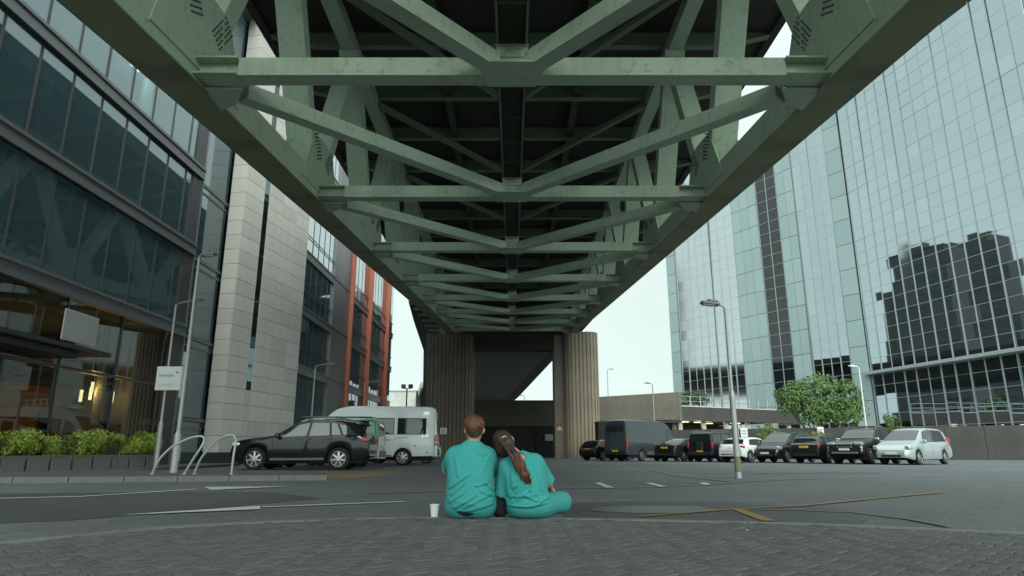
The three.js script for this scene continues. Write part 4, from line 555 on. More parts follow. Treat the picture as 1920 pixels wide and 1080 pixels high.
// ---------- lamp posts and small street furniture ----------
function lampPost(label, x, z, h, arm, dir, o = {}) { // arm length, direction of the arm in plan
  const t = thing('lamp_post', label, 'lamp post', [x, o.y || 0, z], 0); const r = o.r || 0.045, bh = o.base ?? 1.0, br = o.br || r * 1.75, c = Math.cos(dir), s = Math.sin(dir), m = o.m || M.galv;
  part('base', [cyl(br * 1.05, br, 0, bh, 14), cyl(br, r, bh, bh + 0.12, 14), rbx(0.02, 0.34, 0.1, 0.008, br + 0.004, bh * 0.55, 0)], m, t); part('pole', cyl(r, r * 0.72, bh, h, 12), m, t);
  part('arm', tube([V(0, h - 0.04, 0), V(c * arm * 0.25, h + 0.05, s * arm * 0.25), V(c * arm, h + 0.05 + (o.rise || 0.06), s * arm)], r * 0.6, 14, 8), m, t);
  const hl = o.hl || 0.5, hd = part('lamp_head', [rbx(hl, 0.09, 0.2, 0.04), rbx(hl * 0.55, 0.07, 0.15, 0.03, -hl * 0.12, 0.07, 0)], o.head || M.galvDark, t); hd.position.set(c * (arm + hl * 0.42), h + 0.06 + (o.rise || 0.06), s * (arm + hl * 0.42)); hd.rotation.set(0, -dir, o.tilt || 0.1);
  const gl = part('lens', rbx(hl * 0.6, 0.02, 0.15, 0.008, hl * 0.1, -0.05, 0), M.paleConc, hd); return t;
}
lampPost('tall grey lamp post beside the bike hoops on the left', -8.5, -17.1, 5.72, 0.1, 0.15, { r: 0.05, base: 1.0, br: 0.092, hl: 0.42, rise: 0.02 });
lampPost('thinner grey lamp post carrying the white sign on the left', -11.75, -22.4, 5.5, 0.65, 0.2, { r: 0.045, base: 1.4, br: 0.08, hl: 0.4, y: 0.1 });
{ const t = lampPost('grey lamp post standing alone in the car park on the right', 5.38, -16.2, 4.12, 0.18, Math.PI - 0.1, { r: 0.043, base: 1.95, br: 0.068, hl: 0.48, m: M.galv }); part('yellow_mark', cyl(0.0742, 0.0737, 0.14, 0.5, 14), S({ map: concTex, color: C(0.22, 0.21, 0.14), roughness: 0.9 }), t); }
lampPost('short lamp post behind the fence right of the round tree', 27.6, -52.2, 7.1, 0.3, Math.PI, { r: 0.07, m: M.white, hl: 0.55, head: M.white });
lampPost('lamp post before the brown ramp wall', 15.0, -70.5, 7.6, 0.3, Math.PI, { r: 0.07, hl: 0.6 });
lampPost('distant lamp post just right of the ribbed pier', 16.4, -113, 14.3, 0.4, 0, { r: 0.08, hl: 0.8 });
lampPost('lamp post before the office glass left of the red fins', -11.1, -37, 5.3, 0.75, 0.1, { r: 0.045, hl: 0.4 });
lampPost('lamp post before the middle red fin', -11.05, -49.5, 5.6, 0.75, 0.1, { r: 0.045, hl: 0.45 });
lampPost('far lamp post seen under the viaduct between the columns', 2.9, -155, 13.3, 0.6, Math.PI, { r: 0.1, hl: 0.9 });
{ const t = thing('floodlight_pole', 'dark pole with twin floodlights before the distant white building', 'floodlight', [-14.7, 0, -92.5]); part('pole', cyl(0.14, 0.1, 0, 9.2, 12), M.darkMetal, t); part('cross_arm', bx(1.2, 0.1, 0.1, 0, 9.2, 0), M.darkMetal, t); for (const s of [-1, 1]) { const f = part('floodlight', rbx(0.62, 0.62, 0.4, 0.12), M.darkMetal, t); f.position.set(s * 0.5, 9.5, 0); f.rotation.set(0.3, s * 0.5, 0); } part('control_box', rbx(0.4, 0.7, 0.3, 0.05, 0, 2, 0.2), M.darkMetal, t); }
{ const t = thing('sign_board', 'square white notice board fixed high on the thinner left lamp post', 'sign', [-11.62, 3.02, -22.27]); part('board', rbx(0.84, 0.8, 0.025, 0.012), M.white, t); const teal = S({ color: C(0.22, 0.47, 0.46), roughness: 0.6 }), gr = S({ color: C(0.46, 0.5, 0.48), roughness: 0.6 });
  part('heading', [0, 1, 2, 3, 4, 5].map(i => bx(0.07, rr(0.055, 0.09), 0.004, -0.28 + i * 0.085, 0.09, 0.0148)), teal, t); part('emblem', bx(0.09, 0.045, 0.004, 0.28, 0.2, 0.0148), M.darkMetal, t); for (let i = 0; i < 2; i++) part('small_print', bx(0.6 - i * 0.15, 0.025, 0.004, -0.04, -0.2 - i * 0.06, 0.0148), gr, t); part('clamp', [bx(0.5, 0.03, 0.03, 0, 0.2, -0.03), bx(0.5, 0.03, 0.03, 0, -0.2, -0.03)], M.galv, t); }
function hoop(label, pts) { const t = thing('bike_hoop', label, 'bike stand', [0, 0, 0], 0, null); delete t.userData.group; const c = pts.reduce((a, p) => a.add(p), V()).multiplyScalar(1 / pts.length); t.position.set(c.x, 0.1, c.z); const q = pts.map(p => V(p.x - c.x, p.y - 0.1, p.z - c.z)); part('rail', tube(q, 0.028, 48, 10), M.galv, t); for (const e of [q[0], q[q.length - 1]]) part('foot_plate', cyl(0.06, 0.06, 0, 0.012, 12, e.x, e.z), M.galv, t); }
hoop('leaning curved steel bike hoop, left of the pair by the kerb', [V(-8.32, 0.1, -15.75), V(-8.2, 0.42, -15.75), V(-7.95, 0.72, -15.8), V(-7.55, 0.93, -15.85), V(-7.28, 0.95, -15.85), V(-7.23, 0.83, -15.8), V(-7.42, 0.42, -15.75), V(-7.58, 0.1, -15.75)]);
hoop('curved steel bike hoop, right of the pair by the kerb', [V(-7.42, 0.1, -15.9), V(-7.3, 0.45, -15.9), V(-7.12, 0.72, -15.95), V(-6.88, 0.93, -15.95), V(-6.64, 0.99, -15.95), V(-6.53, 0.9, -15.9), V(-6.52, 0.5, -15.85), V(-6.53, 0.1, -15.85)]);
{ const t = thing('paper_cup', 'white paper cup standing on the kerb left of the man', 'cup', [-0.682, 0.054, -6.08]); const pr = [[0.0, 0.004], [0.029, 0.004], [0.03, 0], [0.0305, 0.004], [0.0405, 0.1], [0.0435, 0.1], [0.0435, 0.106], [0.039, 0.106], [0.031, 0.012], [0, 0.012]].map(p => new THREE.Vector2(...p)); part('cup', prep(new THREE.LatheGeometry(pr, 32)), S({ color: C(0.6, 0.66, 0.64), roughness: 0.6, side: THREE.DoubleSide }), t); part('seam', bx(0.002, 0.095, 0.002, 0.008, 0.055, 0.0355).rotateX(0), S({ color: C(0.5, 0.55, 0.53) }), t); }
{ const t = thing('dry_leaf', 'small pale dry leaf on the paving right of the couple', 'leaf', [1.72, 0.05, -5.05], 0.6); const s = new THREE.Shape(); s.moveTo(0, -0.03); s.quadraticCurveTo(0.022, 0, 0, 0.035); s.quadraticCurveTo(-0.022, 0, 0, -0.03); const g = prep(new THREE.ExtrudeGeometry(s, { depth: 0.002, bevelEnabled: false })).rotateX(-1.2); part('blade', g, S({ color: C(0.34, 0.25, 0.14), roughness: 0.9 }), t); part('stem', rod(V(0, 0, 0.03), V(0.005, 0.005, 0.05), 0.0015, 5), S({ color: C(0.2, 0.13, 0.06) }), t); }

{ const t = thing('black_bag', 'black cloth bag on the kerb between the man and the woman', 'bag', [-0.105, 0.05, -6.12]); const g = prep(new THREE.SphereGeometry(1, 20, 14)); const p = g.attributes.position; for (let i = 0; i < p.count; i++) { const x = p.getX(i), y = p.getY(i), z = p.getZ(i), k = 1 + 0.16 * (fbm(x * 2 + 3, y * 2, z * 2, 3) - 0.5) * 2; p.setXYZ(i, x * 0.075 * k, Math.max(0, 0.085 + y * 0.095 * k), z * 0.09 * k); } g.computeVertexNormals(); part('bag_body', g, S({ color: C(0.008, 0.009, 0.01), roughness: 0.95 }), t); part('handle', tube([V(-0.03, 0.15, 0), V(-0.025, 0.21, 0.01), V(0.02, 0.215, 0.01), V(0.03, 0.15, 0)], 0.007, 20, 6), S({ color: C(0.012, 0.012, 0.014), roughness: 0.9 }), t); }
// ---------- plants ----------
function leafCloud(blobs, n, size, seedShift) { // leaf shaped faces spread through the volume of overlapping clumps
  const pos = [], nor = [], col = []; const vol = blobs.map(b => b[3] * b[4] * b[5]), tot = vol.reduce((a, b) => a + b, 0);
  for (let i = 0; i < n; i++) {
    let r = rnd() * tot, k = 0; while (r > vol[k] && k < blobs.length - 1) { r -= vol[k]; k++; }
    const b = blobs[k], u = rr(-1, 1), a = rr(0, 2 * Math.PI), q = Math.sqrt(1 - u * u), rad = Math.pow(rnd(), 0.28);
    const d = V(q * Math.cos(a), u, q * Math.sin(a)); const p = V(b[0] + d.x * b[3] * rad, b[1] + d.y * b[4] * rad, b[2] + d.z * b[5] * rad);
    if (fbm(p.x * 1.7 + seedShift, p.y * 1.7, p.z * 1.7, 2) < 0.43) continue;
    const n0 = d.clone().add(V(rr(-0.9, 0.9), rr(-0.3, 1.1), rr(-0.9, 0.9))).normalize(), t = V(rr(-1, 1), rr(-0.8, 0.3), rr(-1, 1)).cross(n0).normalize(), w = t.clone().cross(n0), s = size * rr(0.6, 1.25);
    const A = p.clone().addScaledVector(t, -s), B = p.clone().addScaledVector(w, s * 0.42).addScaledVector(n0, -s * 0.12), D = p.clone().addScaledVector(w, -s * 0.42).addScaledVector(n0, -s * 0.12), E = p.clone().addScaledVector(t, s).addScaledVector(n0, -s * 0.2);
    const c = rr(0.8, 1.18), y = rr(-0.08, 0.1); for (const v of [A, B, E, A, E, D]) { pos.push(v.x, v.y, v.z); nor.push(n0.x, n0.y, n0.z); col.push(c + y, c, c - y); }
  }
  const g = new THREE.BufferGeometry(); g.setAttribute('position', new THREE.Float32BufferAttribute(pos, 3)); g.setAttribute('normal', new THREE.Float32BufferAttribute(nor, 3)); g.setAttribute('color', new THREE.Float32BufferAttribute(col, 3)); g.setAttribute('uv', new THREE.Float32BufferAttribute(new Float32Array(pos.length / 3 * 2), 2)); return g;
}
const leafMat = (r, g, b) => P({ color: C(r, g, b), vertexColors: true, roughness: 0.75, transmission: 0.3, thickness: 0, side: THREE.DoubleSide });
const bark = tint(concTex, [0.09, 0.07, 0.05]);
function plant(name, label, cat, pos, blobs, n, size, mat, stems, group) {
  const t = thing(name, label, cat, pos, 0, group); if (!group) delete t.userData.group;
  part('crown', leafCloud(blobs, n, size, pos[0]), mat, t);
  const st = []; for (const b of blobs) st.push(tube([V(rr(-0.1, 0.1) * stems, 0, rr(-0.1, 0.1) * stems), V(b[0] * 0.45, b[1] * 0.5, b[2] * 0.45), V(b[0], b[1], b[2])], 0.035 * stems, 8, 6)); st.push(cyl(0.13 * stems, 0.07 * stems, 0, blobs[0][1] * 0.8, 9)); part('trunk', st, bark, t); return t;
}
plant('round_tree', 'broad round green tree behind the fence and parked cars', 'tree', [26.6, 0, -57.5], [[0, 5.3, 0, 2.3, 1.9, 2], [-2.3, 5.1, 0.4, 1.5, 1.4, 1.4], [2.1, 5.0, 0.2, 1.7, 1.7, 1.6], [-1.0, 4.0, 0.9, 1.9, 1.3, 1.6], [1.3, 3.8, 0.9, 1.9, 1.3, 1.6], [0.8, 6.3, 0, 1.4, 0.9, 1.2], [-3.0, 4.4, 0.3, 0.9, 1.1, 0.9], [3.1, 4.5, 0.3, 0.9, 1.1, 0.9], [2.5, 6.1, 0, 0.9, 0.7, 0.8], [-3.4, 5.5, 0, 0.6, 0.5, 0.6], [3.5, 3.6, 0.4, 0.6, 0.5, 0.6], [0.2, 7.1, 0, 0.6, 0.4, 0.5], [-1.8, 6.2, 0, 0.9, 0.6, 0.8]], 15000, 0.15, leafMat(0.115, 0.21, 0.05), 1.2);
plant('small_tree', 'small bushy tree above the ramp end and car park fascia', 'tree', [21.6, 4.4, -79], [[0, 2.6, 0, 1.5, 1.0, 1.1], [-1.2, 2.2, 0, 1.0, 0.9, 0.8], [1.1, 2.2, 0, 1.2, 0.8, 0.9], [0.3, 3.2, 0, 0.8, 0.5, 0.6]], 2600, 0.16, leafMat(0.085, 0.15, 0.055), 0.7);
plant('shrub', 'light green shrub hanging over the fence left of the round tree', 'shrub', [21.2, 0, -56.2], [[0, 2.4, 0.2, 0.8, 0.7, 0.6], [0.6, 2.0, 0.3, 0.8, 0.5, 0.5], [-0.4, 1.9, 0.3, 0.5, 0.6, 0.4]], 1100, 0.13, leafMat(0.14, 0.2, 0.045), 0.4);
plant('shrub', 'thin yellowish shrub behind the black estate car', 'shrub', [24.2, 0, -54.7], [[0.3, 2.0, 0, 0.9, 0.35, 0.4], [1.0, 1.75, 0, 0.4, 0.4, 0.3]], 480, 0.12, leafMat(0.2, 0.23, 0.06), 0.35);
plant('shrub', 'light green shrub rising between the pickup and silver people carrier', 'shrub', [29.0, 0, -51], [[0, 2.6, 0, 0.7, 0.8, 0.6], [0.3, 1.9, 0.2, 0.6, 0.7, 0.5], [-0.4, 3.1, 0, 0.3, 0.4, 0.3]], 900, 0.13, leafMat(0.13, 0.2, 0.045), 0.4);
{ // clipped hedge in grey planters along the office front
  const A = V(-12.5, 0.1, -23.4), B = V(-13.55, 0.1, -16.2), dir = B.clone().sub(A), L = dir.length(), yaw = Math.atan2(-dir.z, dir.x); dir.normalize();
  const hb = []; for (let u = -0.1; u < L; u += 0.22) hb.push([u, 0.76 + 0.04 * Math.sin(u * 2.6 + 1) + rr(-0.03, 0.03), rr(-0.04, 0.04), 0.3, 0.36 + rr(-0.05, 0.05), 0.34]);
  const t = thing('hedge', 'bright yellow green hedge in front of the office ground floor', 'hedge', A.toArray(), yaw); part('foliage', leafCloud(hb, 22000, 0.05, 3), leafMat(0.30, 0.40, 0.05), t); part('stems', hb.map(b => cyl(0.02, 0.012, 0.3, 0.9, 5, b[0], b[2])), bark, t).userData.kind = 'stuff';
  const ord = ['nearest the sign lamp post', 'second from the sign lamp post', 'third from the sign lamp post', 'fourth from the sign lamp post', 'fifth from the sign lamp post', 'sixth from the sign lamp post', 'seventh from the sign lamp post', 'eighth from the sign lamp post', 'ninth from the sign lamp post'];
  for (let i = 0; i < 9; i++) { const c = A.clone().addScaledVector(dir, 0.25 + i * 0.78); const p = thing('planter', 'grey planter box under the hedge, ' + ord[i], 'planter', c.toArray(), yaw, 'grey planters under the hedge'); part('box', [span(-0.33, 0.33, 0, 0.38, 0.3, 0.34), span(-0.33, 0.33, 0, 0.38, -0.34, -0.3), span(-0.33, -0.29, 0, 0.38, -0.3, 0.3), span(0.29, 0.33, 0, 0.38, -0.3, 0.3)], M.kerb, p); part('soil', span(-0.29, 0.29, 0.02, 0.33, -0.3, 0.3), bark, p); part('rim', [span(-0.35, 0.35, 0.38, 0.41, 0.29, 0.36), span(-0.35, 0.35, 0.38, 0.41, -0.36, -0.29)], M.kerb, p); }
}
// ---------- the two seated people ----------
const smin = (a, b, k) => { const h = Math.max(0, k - Math.abs(a - b)) / k; return Math.min(a, b) - h * h * k * 0.25; };
const smax = (a, b, k) => -smin(-a, -b, k);
const cap3 = (a, b, r0, r1) => { const bax = b[0] - a[0], bay = b[1] - a[1], baz = b[2] - a[2], L = bax * bax + bay * bay + baz * baz; return (x, y, z) => { const px = x - a[0], py = y - a[1], pz = z - a[2], t = Math.min(1, Math.max(0, (px * bax + py * bay + pz * baz) / L)); return Math.hypot(px - bax * t, py - bay * t, pz - baz * t) - (r0 + (r1 - r0) * t); }; };
const ell = (c, r, rot) => { const m = rot ? new THREE.Matrix3().setFromMatrix4(new THREE.Matrix4().makeRotationFromEuler(new THREE.Euler(...rot))).transpose().elements : null; const mr = Math.min(...r); return (x, y, z) => { let px = x - c[0], py = y - c[1], pz = z - c[2]; if (m) { const a = m[0] * px + m[3] * py + m[6] * pz, b = m[1] * px + m[4] * py + m[7] * pz, d = m[2] * px + m[5] * py + m[8] * pz; px = a; py = b; pz = d; } const k0 = Math.hypot(px / r[0], py / r[1], pz / r[2]), k1 = Math.hypot(px / (r[0] * r[0]), py / (r[1] * r[1]), pz / (r[2] * r[2])); return k1 < 1e-6 ? -mr : k0 * (k0 - 1) / k1; }; };
const blend = (k, ...f) => (x, y, z) => { let d = f[0](x, y, z); for (let i = 1; i < f.length; i++) d = smin(d, f[i](x, y, z), k); return d; };
function nets(fn, lo, hi, h, colour) { // surface nets over a grid
  const n = lo.map((a, i) => Math.ceil((hi[i] - a) / h) + 2), [nx, ny, nz] = n, F = new Float32Array(nx * ny * nz), id = (i, j, k) => (k * ny + j) * nx + i;
  for (let k = 0; k < nz; k++) for (let j = 0; j < ny; j++) for (let i = 0; i < nx; i++) F[id(i, j, k)] = fn(lo[0] + i * h, lo[1] + j * h, lo[2] + k * h);
  const vi = new Int32Array(nx * ny * nz).fill(-1), P = [], I = [];
  for (let k = 0; k < nz - 1; k++) for (let j = 0; j < ny - 1; j++) for (let i = 0; i < nx - 1; i++) {
    let sx = 0, sy = 0, sz = 0, c = 0; const v = q => F[id(i + (q & 1), j + (q >> 1 & 1), k + (q >> 2))];
    for (let a = 0; a < 8; a++) for (const bit of [1, 2, 4]) { if (a & bit) continue; const b = a | bit, fa = v(a), fb = v(b); if ((fa < 0) === (fb < 0)) continue; const t = fa / (fa - fb); sx += (a & 1) + (bit === 1 ? t : 0); sy += (a >> 1 & 1) + (bit === 2 ? t : 0); sz += (a >> 2) + (bit === 4 ? t : 0); c++; }
    if (c) { vi[id(i, j, k)] = P.length / 3; P.push(lo[0] + (i + sx / c) * h, lo[1] + (j + sy / c) * h, lo[2] + (k + sz / c) * h); }
  }
  const quad = (a, b, c, d, flip) => { if (a < 0 || b < 0 || c < 0 || d < 0) return; if (flip) I.push(a, c, b, a, d, c); else I.push(a, b, c, a, c, d); };
  for (let k = 1; k < nz - 1; k++) for (let j = 1; j < ny - 1; j++) for (let i = 1; i < nx - 1; i++) {
    const f0 = F[id(i, j, k)] < 0;
    if (f0 !== F[id(i + 1, j, k)] < 0) quad(vi[id(i, j - 1, k - 1)], vi[id(i, j, k - 1)], vi[id(i, j, k)], vi[id(i, j - 1, k)], !f0);
    if (f0 !== F[id(i, j + 1, k)] < 0) quad(vi[id(i - 1, j, k - 1)], vi[id(i - 1, j, k)], vi[id(i, j, k)], vi[id(i, j, k - 1)], !f0);
    if (f0 !== F[id(i, j, k + 1)] < 0) quad(vi[id(i - 1, j - 1, k)], vi[id(i, j - 1, k)], vi[id(i, j, k)], vi[id(i - 1, j, k)], !f0);
  }
  const g = new THREE.BufferGeometry(); g.setAttribute('position', new THREE.Float32BufferAttribute(P, 3)); g.setIndex(I);
  const N = new Float32Array(P.length), e = h * 0.6; for (let i = 0; i < P.length; i += 3) { const [x, y, z] = [P[i], P[i + 1], P[i + 2]], a = fn(x + e, y, z) - fn(x - e, y, z), b = fn(x, y + e, z) - fn(x, y - e, z), c = fn(x, y, z + e) - fn(x, y, z - e), l = Math.hypot(a, b, c) || 1; N[i] = a / l; N[i + 1] = b / l; N[i + 2] = c / l; }
  g.setAttribute('normal', new THREE.BufferAttribute(N, 3)); g.setAttribute('uv', new THREE.BufferAttribute(new Float32Array(P.length / 3 * 2), 2));
  if (colour) { const c = new Float32Array(P.length); for (let i = 0; i < P.length; i += 3) c.set(colour(P[i], P[i + 1], P[i + 2]), i); g.setAttribute('color', new THREE.BufferAttribute(c, 3)); }
  return g;
}
// cloth folds: soft ridges with a hollow beside them, along lines on the back of the garment
const folds = list => (x, y, z) => { if (z < -0.06) return 0; let o = 0; for (const [pts, w, amp] of list) for (let i = 0; i + 1 < pts.length; i++) { const [ax, ay] = pts[i], [bx_, by] = pts[i + 1], dx = bx_ - ax, dy = by - ay, t = ((x - ax) * dx + (y - ay) * dy) / (dx * dx + dy * dy), tc = Math.min(1, Math.max(0, t)), ex = x - ax - dx * tc, ey = y - ay - dy * tc, q = (ex * -dy + ey * dx > 0 ? 1 : -1) * Math.hypot(ex, ey) / w; o -= amp * (Math.exp(-q * q) - 0.8 * Math.exp(-(q + 1.5) * (q + 1.5))) * (pts.length > 2 ? 0.75 : 1); } return o * sst(-0.06, 0.02, z); };
const manFolds = folds([[[[-0.17, 0.26], [-0.02, 0.36]], 0.012, 0.008], [[[-0.16, 0.2], [-0.05, 0.29]], 0.01, 0.006], [[[0.06, 0.275], [0.14, 0.295], [0.2, 0.24]], 0.012, 0.009], [[[0.1, 0.23], [0.2, 0.19]], 0.012, 0.006], [[[-0.13, 0.09], [0.03, 0.18]], 0.012, 0.007], [[[-0.04, 0.1], [0.17, 0.2]], 0.013, 0.006], [[[-0.17, 0.14], [-0.06, 0.21]], 0.012, 0.006], [[[0.0, 0.07], [0.19, 0.12]], 0.012, 0.006], [[[-0.13, 0.5], [-0.1, 0.36]], 0.016, 0.005], [[[0.15, 0.5], [0.1, 0.38]], 0.016, 0.005], [[[0.03, 0.58], [0.12, 0.53]], 0.012, 0.006]]);
const womanFolds = folds([[[[-0.03, 0.33], [-0.12, 0.22], [-0.17, 0.17]], 0.013, 0.010], [[[0.02, 0.33], [0.0, 0.24], [-0.11, 0.17]], 0.013, 0.010], [[[-0.17, 0.185], [-0.04, 0.19], [0.06, 0.15]], 0.012, 0.010], [[[-0.19, 0.11], [-0.03, 0.1], [0.14, 0.13]], 0.011, 0.010], [[[0.07, 0.36], [0.1, 0.24], [0.09, 0.16]], 0.014, 0.008], [[[-0.16, 0.4], [-0.15, 0.26]], 0.014, 0.008], [[[-0.06, 0.3], [-0.14, 0.27]], 0.011, 0.007], [[[0.02, 0.1], [0.15, 0.17]], 0.011, 0.008]]);
const PM = { scrub: S({ color: C(0.036, 0.30, 0.29), roughness: 0.9 }), scrubTrouser: S({ color: C(0.033, 0.265, 0.252), roughness: 0.85 }), skin: S({ color: C(0.52, 0.31, 0.22), roughness: 0.55 }), black: S({ color: C(0.012, 0.013, 0.016), roughness: 0.9 }), shoe: S({ color: C(0.6, 0.6, 0.57), roughness: 0.7 }), eye: S({ color: C(0.75, 0.74, 0.7), roughness: 0.2 }) };
function hand(wrist, dir, palmN, sgn, curl) { // five separate bent fingers rooted in a palm
  const d = V(...dir).normalize(), n = V(...palmN).normalize(), s = d.clone().cross(n).normalize().multiplyScalar(sgn), W = V(...wrist), at = (a, b, c) => { const p = W.clone().addScaledVector(d, a).addScaledVector(s, b).addScaledVector(n, c); return p.toArray(); };
  const f = [cap3(at(0, 0, 0), at(0.05, 0, 0), 0.026, 0.03), cap3(at(0.04, -0.025, 0), at(0.085, -0.03, 0), 0.018, 0.013), cap3(at(0.04, 0.025, 0), at(0.08, 0.028, 0), 0.018, 0.013)];
  [[-0.03, 0.036], [-0.01, 0.042], [0.011, 0.04], [0.031, 0.03]].forEach(([b, l]) => { const p0 = at(0.085, b, 0), p1 = at(0.085 + l * 0.9, b * 1.1, l * 0.4 * curl), p2 = at(0.085 + l * 1.35, b * 1.1, l * 1.1 * curl), p3 = at(0.085 + l * 1.3, b * 1.1, l * 1.7 * curl); f.push(cap3(p0, p1, 0.0095, 0.009), cap3(p1, p2, 0.009, 0.008), cap3(p2, p3, 0.008, 0.007)); });
  f.push(cap3(at(0.015, -0.03, 0.005), at(0.05, -0.052, 0.018), 0.012, 0.0105), cap3(at(0.05, -0.052, 0.018), at(0.078, -0.05, 0.036), 0.0105, 0.008));
  return blend(0.008, ...f);
}
function head(c, rot) { // skull, jaw, neck joins elsewhere; ears, nose, brow, chin
  const R = new THREE.Matrix4().makeRotationFromEuler(new THREE.Euler(...rot)), tr = p => { const v = V(...p).applyMatrix4(R); return [c[0] + v.x, c[1] + v.y, c[2] + v.z]; };
  const parts = [ell(c, [0.076, 0.098, 0.092], rot), ell(tr([0, -0.05, -0.035]), [0.058, 0.065, 0.055], rot), ell(tr([0, -0.095, -0.065]), [0.03, 0.022, 0.025], rot), cap3(tr([0, 0.005, -0.09]), tr([0, -0.035, -0.108]), 0.01, 0.015), cap3(tr([-0.04, 0.018, -0.078]), tr([0.04, 0.018, -0.078]), 0.014, 0.014)];
  let f = blend(0.025, ...parts); const ears = [-1, 1].map(s => ell(tr([s * 0.08, -0.018, 0.004]), [0.012, 0.032, 0.02], [rot[0], rot[1] + s * 0.4, rot[2]])), mouth = ell(tr([0, -0.066, -0.095]), [0.024, 0.005, 0.012], rot), eyes = [-1, 1].map(s => ell(tr([s * 0.032, -0.004, -0.088]), [0.017, 0.011, 0.014], rot));
  return { f: (x, y, z) => { let d = f(x, y, z); for (const e of ears) d = smin(d, e(x, y, z), 0.012); for (const e of eyes) d = smax(d, -e(x, y, z), 0.008); return smax(d, -mouth(x, y, z), 0.004); }, tr };
}
function strands(list) { // thin tapered locks, each [points, radius, colour]
  return list.map(([pts, r, c]) => { const g = tube(pts.map(p => V(...p)), r, 10, 4); const p = g.attributes.position, a = V(...pts[0]), b = V(...pts[pts.length - 1]); return paint(g, c); });
}
function blades(n, at, len, w, col) { // short hairs standing off the scalp
  const P = [], N = [], K = []; for (let i = 0; i < n; i++) { const h = at(); if (!h) continue; const { p, n: nn, d } = h, s = d.clone().cross(nn).normalize().multiplyScalar(w), l = len * rr(0.6, 1.3), c = col(p), tip = p.clone().addScaledVector(d, l); for (const v of [p.clone().sub(s), p.clone().add(s), tip]) { P.push(v.x, v.y, v.z); N.push(nn.x, nn.y, nn.z); K.push(...c); } }
  const g = new THREE.BufferGeometry(); g.setAttribute('position', new THREE.Float32BufferAttribute(P, 3)); g.setAttribute('normal', new THREE.Float32BufferAttribute(N, 3)); g.setAttribute('color', new THREE.Float32BufferAttribute(K, 3)); g.setAttribute('uv', new THREE.Float32BufferAttribute(new Float32Array(P.length / 3 * 2), 2)); return g;
}
function person(label, base, sp) {
  const t = thing('person', label, 'person', base, 0); const J = sp.J, hd = head(J.head, sp.headRot);
  const limb = (a, b, r0, r1) => cap3(J[a], J[b], r0, r1);
  const torso = blend(0.09, ell(J.pelvis, [0.155, 0.12, 0.12]), ell(J.waist, [0.14, 0.15, 0.105]), ell(J.chest, [0.155, 0.17, 0.11], sp.chestRot), cap3(J.shL, J.shR, 0.06, 0.06));
  const skinF = blend(0.03, torso, cap3(J.neckB, J.neckT, 0.056, 0.052), limb('shL', 'elL', 0.05, 0.039), limb('elL', 'wrL', 0.04, 0.026), limb('shR', 'elR', 0.05, 0.039), limb('elR', 'wrR', 0.04, 0.026), limb('hipL', 'knL', 0.078, 0.054), limb('knL', 'anL', 0.052, 0.036), limb('hipR', 'knR', 0.078, 0.054), limb('knR', 'anR', 0.052, 0.036), limb('anL', 'toL', 0.036, 0.03), limb('anR', 'toR', 0.036, 0.03));
  const body = (x, y, z) => smin(smin(skinF(x, y, z), hd.f(x, y, z), 0.02), 9, 0.001);
  // body in one mesh: coarse grid for the trunk, fine grids for head and hands
  const hl = hand(J.wrL, sp.handL[0], sp.handL[1], -1, 0.9), hr = hand(J.wrR, sp.handR[0], sp.handR[1], 1, 0.9);
  const lo = [-0.5, -0.12, -0.85], hi = [0.5, 0.92, 0.22];
  const box = (c, r) => [[c[0] - r, c[1] - r, c[2] - r], [c[0] + r, c[1] + r, c[2] + r]];
  const hc = box(J.head, 0.16), cut = (f, b, s) => (x, y, z) => { const d = Math.max(b[0][0] - x, x - b[1][0], b[0][1] - y, y - b[1][1], b[0][2] - z, z - b[1][2]); return s > 0 ? smax(f(x, y, z), d, 0.001) : f(x, y, z); };
  const g = [nets(skinF, lo, hi, 0.012), nets(cut((x, y, z) => smin(hd.f(x, y, z), cap3(J.neckB, J.neckT, 0.056, 0.052)(x, y, z), 0.03), hc, 1), ...box(J.head, 0.18), 0.005)];
  for (const [h, c, d] of [[hl, J.wrL, sp.handL[0]], [hr, J.wrR, sp.handR[0]]]) { const m = V(...d).normalize().multiplyScalar(0.08); g.push(nets(h, ...box([c[0] + m.x, c[1] + m.y, c[2] + m.z], 0.13), 0.0045)); }
  part('body', g, PM.skin, t);
  part('eye', [-1, 1].map(s => prep(new THREE.SphereGeometry(0.011, 12, 8)).translate(...hd.tr([s * 0.032, -0.004, -0.081]))), PM.eye, t);
  // clothes
  const topF = sp.top(J), trF = sp.trousers(J);
  part('scrub_top', nets(topF, lo, hi, 0.0075), PM.scrub, t); part('trousers', nets(trF, lo, hi, 0.0085), PM.scrubTrouser, t);
  if (sp.under) part('undershirt', nets(sp.under(J), [-0.4, -0.02, -0.2], [0.4, 0.3, 0.25], 0.0075), PM.black, t);
  for (const s of ['L', 'R']) { const a = J['an' + s], b = J['to' + s]; part('shoe', nets(blend(0.03, cap3([a[0], a[1] - 0.015, a[2] + 0.02], b, 0.042, 0.038), ell([b[0], b[1], b[2]], [0.046, 0.036, 0.06])), ...[[Math.min(a[0], b[0]) - 0.1, Math.min(a[1], b[1]) - 0.1, Math.min(a[2], b[2]) - 0.12], [Math.max(a[0], b[0]) + 0.1, Math.max(a[1], b[1]) + 0.1, Math.max(a[2], b[2]) + 0.12]], 0.007), PM.shoe, t); }
  sp.hair(t, J, hd);
  return t;
}
const planeCut = (p, n) => { const l = Math.hypot(...n); return (x, y, z) => ((x - p[0]) * n[0] + (y - p[1]) * n[1] + (z - p[2]) * n[2]) / l; };
const toward = (a, b, t) => a.map((v, i) => v + (b[i] - v) * t), subv = (a, b) => a.map((v, i) => v - b[i]);
